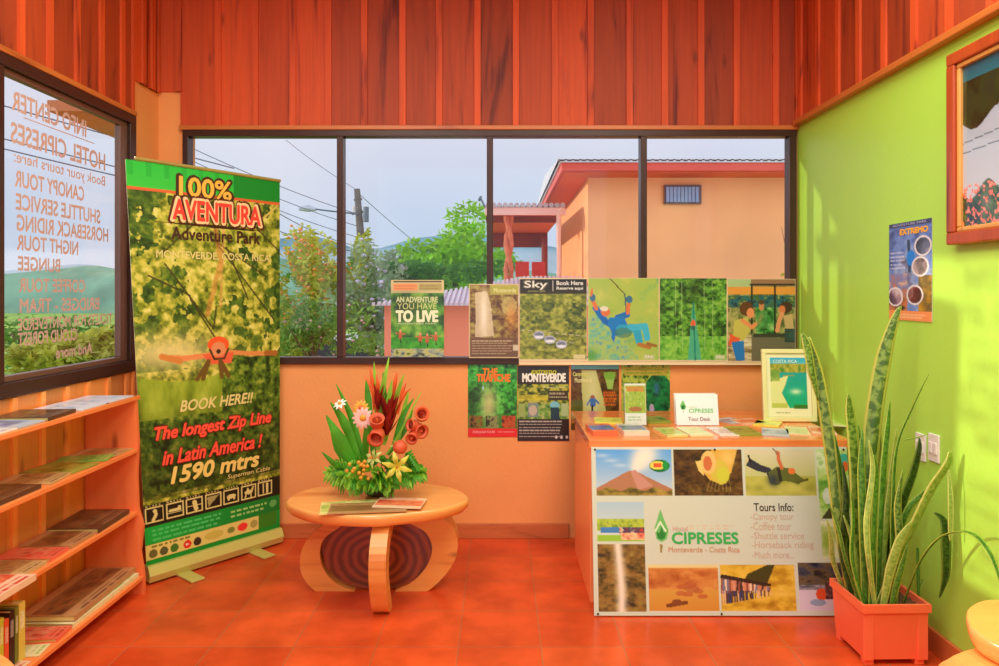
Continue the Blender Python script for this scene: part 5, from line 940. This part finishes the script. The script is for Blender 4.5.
# ================================================================== flower arrangement
def fleaf(nm, c, var=.25): return pmat(nm, rgb(*c), .4, var, 14, trans=.25)
L_bl = fleaf('blade_green', (84, 168, 40)); L_lt = fleaf('blade_light', (150, 206, 60)); L_fern = fleaf('fern_green', (90, 170, 50), .35); L_red = fleaf('bract_red', (150, 34, 24)); L_or = fleaf('bract_orange', (244, 104, 50)); L_pk = fleaf('petal_pink', (246, 190, 176), .1); L_ye = fleaf('lily_yellow', (226, 214, 80), .12); L_co = fleaf('petal_coral', (240, 110, 70), .12); L_dr = fleaf('throat_red', (170, 26, 24)); L_gd = fleaf('petal_gold', (246, 176, 60), .12)
fy = 3.42; fa = empty('flower_arrangement', Vector((-.575, fy+.02, .453))); tag(fa, 'tropical flower arrangement with red bracts and yellow lily on the rustic table', 'flowers')
O = Vector(fa.location)
def fp_(x, y, dy=0): z = fy+dy; return W(x, y, z)-O
MB().lathe([(.05, 0), (.065, .01), (.075, .04), (.07, .055), (.0, .055)], n=24).build('bowl', pmat('dark_bowl', rgb(60, 44, 30), .5, .1, 6), fa)
rr = random.Random(8)
blades = [((362, 470), (345, 425), (330, 402), .05, L_bl, -.02), ((358, 470), (340, 440), (326, 415), .06, L_bl, -.05), ((366, 468), (352, 420), (336, 384), .035, L_bl, .02), ((350, 478), (336, 466), (322, 452), .035, L_bl, -.08), ((378, 450), (380, 405), (389, 357), .04, L_lt, .0), ((372, 440), (368, 400), (366, 378), .035, L_bl, .03),
          ((384, 445), (394, 405), (404, 374), .032, L_lt, .01), ((392, 450), (402, 418), (414, 398), .03, L_bl, .02), ((380, 445), (376, 400), (374, 362), .026, L_lt, .04), ((386, 455), (396, 440), (421, 392), .014, L_lt, .0), ((364, 470), (366, 440), (366, 420), .035, L_bl, -.09), ((388, 455), (404, 430), (413, 410), .03, L_bl, .05), ((386, 440), (388, 405), (392, 380), .034, L_lt, -.02), ((380, 440), (384, 400), (383, 372), .03, L_bl, .02), ((396, 450), (403, 415), (409, 388), .028, L_lt, .03), ((374, 460), (371, 430), (369, 405), .04, L_bl, .0), ((350, 470), (338, 448), (331, 432), .05, L_bl, .04)]
for b0, b1, b2, wd, m_, dy in blades:
    MB().ribbon([fp_(*b0, dy*.3), fp_(*b1, dy), fp_(*b2, dy*1.2)], [wd*.5, wd, .003], side=(1, .2*rr.uniform(-1, 1), 0), fold=.25, sub=8).build('blade_leaf', m_, fa)
for i in range(100):
    an = rr.uniform(-.2, 2*PI); u = rr.random()**.5; cx_, cy_ = 376+50*u*math.cos(an), 478+17*u*math.sin(an)-4; dy = -.12*math.sqrt(max(0, 1-u*u))+rr.uniform(-.02, .1)*(1 if i % 3 else -.2)
    c0 = fp_(376+(cx_-376)*.5, 474+(cy_-478)*.4, dy*.3); c1 = fp_(cx_, min(cy_, 494), dy); mb = MB(); dr = (c1-c0); nrm = Vector((dr.x, 0, dr.z)).cross(Vector((0, 1, 0))).normalized()
    for k in range(5):
        t0 = .3+k*.16; q = c0.lerp(c1, t0); l = .045*(1.1-abs(k-2)*.15)
        for sg_ in (-1, 1):
            tip = q+(dr.normalized()*.6+nrm*sg_*.8).normalized()*l+Vector((0, -.008, rr.uniform(-.004, .008)))
            tip.z = max(tip.z-.012, .006); mb.ribbon([q, q.lerp(tip, .5)+Vector((0, -.004, .003)), tip], [.004, .014, .002], side=(rr.uniform(-.4, .4), .3, 1), fold=.2, sub=2)
    mb.ribbon([c0, c0.lerp(c1, .5), c1], [.003, .006, .002], side=(1, 0, 0), sub=3)
    mb.build('fern_leaf', L_fern if i % 3 else L_lt, fa)
def bract(c, n, ln, wd, mat, spread, up_=(0, 0, 1), nm='bract_flower'):
    mb = MB(); up_ = Vector(up_).normalized()
    for k in range(n):
        an = k*2.4; tz = k/n; d = (up_*(1.0-.2*tz)+Vector((math.cos(an), math.sin(an)*.6, 0))*spread*(1-tz*.5)).normalized(); st = c+up_*ln*.25*tz
        mb.ribbon([st, st+d*ln*.5, st+d*ln+up_*ln*.08], [wd*.6, wd, .002], side=d.cross(Vector((math.cos(an), math.sin(an), .3))), fold=.4, sub=4)
    return mb.build(nm, mat, fa)
bract(fp_(387, 436, -.05), 12, .10, .028, L_red, .75); bract(fp_(378, 410, -.02), 9, .10, .022, L_red, .45); bract(fp_(389, 424, -.03), 14, .12, .032, L_red, .6)
for (x0, y0, x1, y1) in ((374, 396, 369, 366), (378, 398, 376, 374), (392, 392, 397, 372), (398, 400, 406, 383), (378, 402, 364, 375), (394, 405, 411, 388)):
    MB().ribbon([fp_(x0, y0+14, 0), fp_((x0+x1)/2+1, (y0+y1)/2, -.03), fp_(x1, y1, -.02)], [.008, .02, .002], side=(1, .4, 0), fold=.6, sub=5).build('heliconia_bract', L_or, fa)
def daisy(c, r_, n, mp_, mc_, face=(0, -1, .2), nm='daisy'):
    e_ = MB(); fc = Vector(face).normalized(); a1 = fc.cross(Vector((0, 0, 1))).normalized(); a2 = a1.cross(fc)
    for k in range(n):
        d = a1*math.cos(2*PI*k/n)+a2*math.sin(2*PI*k/n); e_.ribbon([c, c+d*r_*.55+fc*r_*.12, c+d*r_], [r_*.2, r_*.42, r_*.12], side=d.cross(fc), fold=.1, sub=4)
    o = e_.build(nm, mp_, fa); mb = MB(); ico(mb, c+fc*r_*.12, r_*.3, 2, (1, .6, 1)); mb.build('flower_centre', mc_, o); return o
daisy(fp_(363, 418, -.10), .050, 13, L_pk, L_gd, nm='pink_daisy'); daisy(fp_(361, 408, -.07), .038, 12, L_gd, L_co, nm='peach_daisy'); daisy(fp_(340, 404, -.02), .034, 8, pmat('petal_white', rgb(236, 232, 214), .5, .05, 9), L_gd, face=(-.3, -.6, .8), nm='white_flower')
def bell(c, r_, ln, d, mo, mi, nm='bell_flower'):
    d = Vector(d).normalized(); q = d.to_track_quat('Z', 'Y').to_matrix().to_4x4(); mb = MB(); prof = [(.25, -1), (.7, -.75), (.95, -.4), (.9, 0), (1.05, .2), (.8, .12), (.7, 0)]
    mb.lathe([(a*r_, b_*ln) for a, b_ in prof], n=18); bmesh.ops.transform(mb.bm, matrix=Matrix.Translation(c) @ q, verts=mb.bm.verts[:])
    o = mb.build(nm, mo, fa, True); m2 = MB(); m2.lathe([(.68*r_, .0), (.4*r_, -.1*ln), (.15*r_, -.14*ln), (.1*r_, .18*ln), (.01*r_, .2*ln)], n=14); bmesh.ops.transform(m2.bm, matrix=Matrix.Translation(c) @ q, verts=m2.bm.verts[:]); m2.build('flower_throat', mi, o, True); return o
bell(fp_(376, 438, -.13), .037, .07, (-.1, -.9, -.35), L_co, L_dr); bell(fp_(377, 420, -.11), .034, .06, (.1, -.6, .75), L_co, L_or); bell(fp_(422, 414, -.02), .034, .06, (.1, -.9, .4), L_or, L_dr); bell(fp_(411, 425, -.04), .028, .05, (-.7, -.7, .2), L_co, L_dr); bell(fp_(421, 431, -.03), .034, .06, (.5, -.6, -.1), L_co, L_or); bell(fp_(412, 438, -.05), .028, .06, (-.2, -.8, -.3), L_co, L_or)
mb = MB(); ico(mb, fp_(400, 447, -.08), .034, 3, (1, 1, .95), .05, rr); mb.build('orange_ball_flower', L_co, fa)
def lily(c, r_, face, m_, nm='lily'):
    fc = Vector(face).normalized(); a1 = fc.cross(Vector((0, 0, 1))).normalized(); a2 = a1.cross(fc); e_ = MB()
    for k in range(6):
        an = 2*PI*k/6+.3; d = a1*math.cos(an)+a2*math.sin(an); e_.ribbon([c-fc*r_*.3, c+d*r_*.5+fc*r_*.1, c+d*r_-fc*r_*.1], [r_*.12, r_*.36, .003], side=d.cross(fc), fold=.2, sub=5)
    o = e_.build(nm, m_, fa); s_ = MB()
    for k in range(5): d = a1*math.cos(k*1.256)+a2*math.sin(k*1.256); s_.tube([c-fc*.01, c+fc*r_*.45+d*r_*.12], .0018, 5)
    s_.build('stamens', L_gd, o); return o
lily(fp_(397, 467, -.17), .072, (.15, -.95, .15), L_ye); lily(fp_(373, 458, -.13), .05, (-.4, -.8, .5), fleaf('lily_green', (196, 206, 110), .12)); lily(fp_(398, 447, -.02), .04, (.5, -.5, .5), fleaf('lily_green', (196, 206, 110), .12), 'lily')
mb = MB()
for k in range(16): ico(mb, fp_(358+rr.gauss(0, 4.5), 468+rr.gauss(0, 4), -.14+rr.uniform(-.02, .01)), .010, 1)
mb.build('gold_flower_cluster', L_gd, fa)['kind'] = 'stuff'
# leaves at the back right of the mound
for k in range(8): p0 = (400+k*2, 470); p1 = (412+k*1.6, 450+k*3.2); MB().ribbon([fp_(*p0, .0), fp_((p0[0]+p1[0])/2, (p0[1]+p1[1])/2-3, -.05), fp_(*p1, -.04)], [.01, .03, .004], side=(.3, .2, 1), fold=.2, sub=5).build('broad_leaf', L_bl, fa)

# ================================================================== snake plant in the orange planter
PX0, PX1, PY0, PY1 = 1.372, 1.632, 2.725, 2.985
pc_ = Vector(((PX0+PX1)/2, (PY0+PY1)/2, 0)); pln = empty('potted_snake_plant', pc_, .02); tag(pln, 'tall snake plant in a square orange planter beside the display board', 'potted plant')
M_pot = pmat('orange_planter', rgb(255, 116, 76), .35, .03, 6)
mb = MB(); R_ = .13; r_ = .112
def frus(mb, a, za, b_, zb, a2=None):
    A = [mb.bm.verts.new((x*a, y*a, za)) for x, y in ((-1, -1), (1, -1), (1, 1), (-1, 1))]; Bv = [mb.bm.verts.new((x*b_, y*b_, zb)) for x, y in ((-1, -1), (1, -1), (1, 1), (-1, 1))]
    for k in range(4): mb.bm.faces.new((A[k], A[(k+1) % 4], Bv[(k+1) % 4], Bv[k]))
    return A, Bv
A, _ = frus(mb, .114, .022, .124, .205); mb.bm.faces.new(A[::-1]); frus(mb, .132, .205, .132, .235); frus(mb, .124, .205, .132, .205); frus(mb, .132, .235, .120, .235); frus(mb, .120, .235, .108, .05)
mb.build('planter', M_pot, pln)
for sx_ in (-1, 1):
    for sy_ in (-1, 1): MB().box(min(sx_*.114, sx_*.08), max(sx_*.114, sx_*.08), min(sy_*.114, sy_*.08), max(sy_*.114, sy_*.08), 0, .024, .002).build('foot', M_pot, pln)
for sx_ in (-1, 1): MB().box(min(sx_*.085, sx_*.124), max(sx_*.085, sx_*.124), -.1235, -.114, .022, .205, .002).build('corner_rib', M_pot, pln)
so = MB(); rs = random.Random(3); n = 14
grid = [[so.bm.verts.new((-.117+.234*i/n, -.117+.234*j/n, .205+rs.uniform(-.008, .012))) for i in range(n+1)] for j in range(n+1)]
for j in range(n):
    for i in range(n): so.bm.faces.new((grid[j][i], grid[j][i+1], grid[j+1][i+1], grid[j+1][i]))
so.build('soil', pmat('soil', rgb(96, 70, 40), .95, .4, 40), pln)
# leaf material with yellow margins and dark cross bands from the blade's own uv
def snake_mat(nm, g_dark, g_light, margin, band=1.0):
    m = bpy.data.materials.new(nm); m.use_nodes = True; t = m.node_tree; L = t.links; b = t.nodes['Principled BSDF']; b.inputs['Roughness'].default_value = .35
    uv = t.nodes.new('ShaderNodeUVMap'); uv.uv_map = 'UVMap'; sp = t.nodes.new('ShaderNodeSeparateXYZ'); L.new(uv.outputs[0], sp.inputs[0])
    mp = t.nodes.new('ShaderNodeMapping'); mp.inputs['Scale'].default_value = (1.2, 26, 1); L.new(uv.outputs[0], mp.inputs[0]); n = t.nodes.new('ShaderNodeTexNoise'); n.inputs['Scale'].default_value = 1.6; n.inputs['Detail'].default_value = 2; n.inputs['Distortion'].default_value = .6; L.new(mp.outputs[0], n.inputs['Vector'])
    r = t.nodes.new('ShaderNodeValToRGB'); r.color_ramp.elements[0].position = .5-.08/band; r.color_ramp.elements[0].color = (*rgb(*g_dark), 1); r.color_ramp.elements[1].position = .5+.08/band; r.color_ramp.elements[1].color = (*rgb(*g_light), 1); L.new(n.outputs[0], r.inputs[0])
    s1 = t.nodes.new('ShaderNodeMath'); s1.operation = 'SUBTRACT'; s1.inputs[1].default_value = .5; L.new(sp.outputs[0], s1.inputs[0]); s2 = t.nodes.new('ShaderNodeMath'); s2.operation = 'ABSOLUTE'; L.new(s1.outputs[0], s2.inputs[0])
    g = t.nodes.new('ShaderNodeMapRange'); g.inputs['From Min'].default_value = .33; g.inputs['From Max'].default_value = .38; L.new(s2.outputs[0], g.inputs[0])
    mx_ = t.nodes.new('ShaderNodeMixRGB'); L.new(g.outputs[0], mx_.inputs[0]); L.new(r.outputs[0], mx_.inputs[1]); mx_.inputs[2].default_value = (*rgb(*margin), 1)
    tr = t.nodes.new('ShaderNodeBsdfTranslucent'); ms = t.nodes.new('ShaderNodeMixShader'); ms.inputs[0].default_value = .2; L.new(mx_.outputs[0], b.inputs['Base Color']); L.new(mx_.outputs[0], tr.inputs[0]); L.new(b.outputs[0], ms.inputs[1]); L.new(tr.outputs[0], ms.inputs[2]); L.new(ms.outputs[0], t.nodes['Material Output'].inputs[0]); return m
SM = [snake_mat('snake_leaf_banded', (78, 112, 38), (146, 172, 72), (206, 206, 90)), snake_mat('snake_leaf_green', (56, 110, 30), (110, 160, 54), (176, 196, 76), .6), snake_mat('snake_leaf_light', (130, 166, 60), (190, 206, 100), (222, 222, 120), .5), snake_mat('snake_leaf_dark', (34, 56, 18), (70, 104, 34), (120, 140, 50), .7)]
Ol = pc_
def pl_(x, y, z): return W(x, y, z)-Ol
# each leaf: photo points with depths, widths (m), material
SL = [([(842, 594, 2.88), (838, 520, 2.90), (829, 440, 2.93), (818, 375, 2.95), (806, 338, 2.95)], [.022, .04, .048, .046, .034], 0, .2),
      ([(818, 400, 2.93), (812, 372, 2.92), (807, 345, 2.93), (802, 333, 2.94)], [.006, .034, .036, .012], 0, .3),
      ([(858, 596, 2.84), (857, 520, 2.84), (854, 450, 2.85), (850, 410, 2.86), (848, 394, 2.86)], [.03, .052, .056, .046, .006], 0, .15),
      ([(866, 600, 2.88), (868, 520, 2.90), (873, 430, 2.92), (884, 360, 2.93), (896, 318, 2.93), (902, 306, 2.93)], [.03, .05, .068, .062, .03, .004], 0, .25),
      ([(878, 602, 2.80), (880, 540, 2.80), (884, 470, 2.82), (888, 430, 2.83), (890, 402, 2.84)], [.02, .03, .034, .03, .004], 1, .3),
      ([(893, 602, 2.82), (893, 520, 2.82), (897, 450, 2.83), (912, 410, 2.82), (937, 374, 2.80)], [.018, .022, .018, .012, .002], 1, .4),
      ([(888, 602, 2.88), (893, 560, 2.88), (902, 510, 2.88), (914, 475, 2.87), (923, 450, 2.86), (926, 438, 2.86)], [.02, .04, .05, .044, .03, .004], 3, .2),
      ([(876, 604, 2.78), (892, 570, 2.77), (912, 530, 2.74), (932, 490, 2.71), (955, 465, 2.68), (970, 452, 2.67)], [.02, .03, .046, .052, .046, .014], 2, .2),
      ([(886, 602, 2.84), (895, 550, 2.84), (908, 510, 2.82), (924, 494, 2.80), (945, 484, 2.76)], [.012, .02, .024, .02, .004], 1, .3),
      ([(934, 513, 2.72), (944, 522, 2.71), (949, 545, 2.70), (946, 575, 2.70), (939, 598, 2.70)], [.006, .034, .044, .034, .004], 3, .2),
      ([(903, 598, 2.80), (918, 566, 2.72), (934, 543, 2.64), (952, 533, 2.56), (972, 536, 2.47), (988, 556, 2.39), (999, 588, 2.33)], [.01, .014, .018, .022, .026, .022, .01], 1, .3),
      ([(836, 592, 2.93), (833, 560, 2.93), (831, 538, 2.92), (827, 519, 2.92)], [.014, .02, .018, .003], 2, .3),
      ([(864, 600, 2.78), (863, 530, 2.78), (861, 470, 2.79), (862, 430, 2.80)], [.02, .034, .03, .004], 1, .3),
      ([(882, 604, 2.76), (890, 570, 2.75), (900, 540, 2.74), (911, 522, 2.73)], [.02, .036, .034, .006], 2, .2),
      ([(850, 598, 2.92), (849, 540, 2.93), (843, 480, 2.94), (835, 435, 2.95)], [.018, .026, .024, .004], 1, .3),
      ([(963, 470, 2.68), (965, 500, 2.67), (962, 530, 2.67), (961, 541, 2.67)], [.006, .02, .018, .003], 2, .3),
      ([(880, 602, 2.86), (886, 530, 2.87), (893, 470, 2.88), (897, 428, 2.88)], [.02, .026, .024, .004], 2, .3),
      ([(870, 602, 2.76), (873, 540, 2.76), (876, 480, 2.77), (874, 455, 2.77)], [.018, .03, .028, .006], 1, .3),
      ([(872, 602, 2.92), (875, 540, 2.93), (878, 480, 2.94), (877, 420, 2.95), (873, 395, 2.95)], [.018, .03, .034, .028, .006], 3, .3),
      ([(848, 598, 2.80), (845, 560, 2.80), (838, 530, 2.80), (829, 505, 2.81)], [.01, .014, .012, .002], 1, .3),
      ([(899, 600, 2.90), (896, 540, 2.91), (889, 500, 2.92), (882, 470, 2.92), (870, 452, 2.92)], [.012, .02, .022, .016, .003], 2, .3),
      ([(890, 604, 2.76), (896, 586, 2.75), (902, 565, 2.74), (907, 545, 2.73)], [.012, .026, .022, .003], 1, .3),
      ([(877, 602, 2.74), (868, 560, 2.74), (866, 520, 2.75), (872, 470, 2.76), (868, 440, 2.76)], [.014, .02, .022, .018, .003], 2, .3),
      ([(856, 598, 2.76), (852, 560, 2.76), (853, 520, 2.77), (850, 490, 2.77)], [.014, .024, .02, .003], 1, .3),
      ([(860, 600, 2.86), (860, 530, 2.87), (864, 470, 2.88), (858, 425, 2.89)], [.018, .034, .03, .005], 1, .3),
      ([(884, 604, 2.90), (882, 540, 2.91), (876, 490, 2.92), (880, 440, 2.92)], [.02, .04, .036, .005], 0, .25),
      ([(894, 600, 2.78), (900, 550, 2.78), (898, 505, 2.79), (903, 470, 2.80)], [.018, .034, .03, .004], 0, .3),
      ([(846, 596, 2.86), (842, 550, 2.87), (846, 500, 2.87), (842, 462, 2.88)], [.016, .03, .028, .004], 3, .3),
      ([(872, 604, 2.84), (870, 560, 2.84), (866, 500, 2.85), (870, 478, 2.85)], [.02, .04, .03, .004], 3, .3),
      ([(890, 602, 2.92), (888, 560, 2.92), (892, 520, 2.93), (896, 492, 2.93)], [.02, .036, .03, .004], 3, .3),
      ([(852, 600, 2.82), (857, 570, 2.82), (852, 540, 2.83), (843, 515, 2.83)], [.014, .024, .02, .003], 2, .3),
      ([(905, 440, 2.83), (920, 437, 2.82), (936, 434, 2.80)], [.004, .007, .002], 1, .2)]
for i, (P_, Wd_, mi_, fo) in enumerate(SL):
    pts = [pl_(*p) for p in P_]
    if P_[0][1] > 590: pts[0].z = .20; pts[0].x = max(-.10, min(.10, pts[0].x)); pts[0].y = max(-.10, min(.10, pts[0].y))
    for p in pts: p.x = min(p.x, XR-.05-Ol.x)
    ang = rs.uniform(-.5, .5); mb = MB().ribbon(pts, Wd_, side=(math.cos(ang), math.sin(ang), 0), fold=fo, sub=6); o = mb.build('leaf', SM[mi_], pln)
    sm = o.modifiers.new('thick', 'SOLIDIFY'); sm.thickness = .0025; sm.offset = 0
MB().tube([pl_(919, 600, 2.84), pl_(918.5, 570, 2.84), pl_(918, 548, 2.84)], [.006, .006, .005], 8).tube([pl_(919, 590, 2.84), pl_(923, 580, 2.84)], .002, 5).build('cane_stick', pmat('cane_green', rgb(80, 130, 40), .5, .15, 20), pln)

# ================================================================== rustic stools at the frame corners
def stool(name, label, c, rx, ry, H, seed, legs, lf=1.0):
    e_ = empty(name, c); tag(e_, label, 'stool'); live_disc(0, 0, rx, ry, H-.06, H, seed, 'seat', e_, M_topw)
    k = H-.06
    for an in legs:
        prof = smooth_poly([(rx*.45, k), (rx*.85, k-.01), (rx*1.22, k*.72), (rx*1.32, k*.45), (rx*1.1, k*.12), (rx*.95, 0), (rx*.65, 0), (rx*.86, k*.22), (rx*1.0, k*.45), (rx*.9, k*.68), (rx*.5, k*.84)], 4)
        MB().prism([(x*lf, min(k, max(0, z))) for x, z in prof], -.055, .055, M=Matrix.Rotation(an, 4, 'Z'), bev=.015).build('leg', M_rust, e_)
    MB().lathe([(rx*.42, 0), (rx*.5, k*.3), (rx*.5, k*.6), (rx*.4, k)], n=28).build('log_core', M_rust, e_)
stool('rustic_stool', 'rustic wooden stool with bulging carved legs at the lower right, by the green wall', Vector((1.425, 1.86, 0)), .185, .20, .54, 5, (PI+.1, PI+2.0, PI-1.85), 1.5)
stool('rustic_stool', 'rustic wooden stool, only its seat edge showing at the lower left corner', Vector((-1.41, 1.70, 0)), .21, .245, .45, 6, (1.2, 3.3, 5.4))
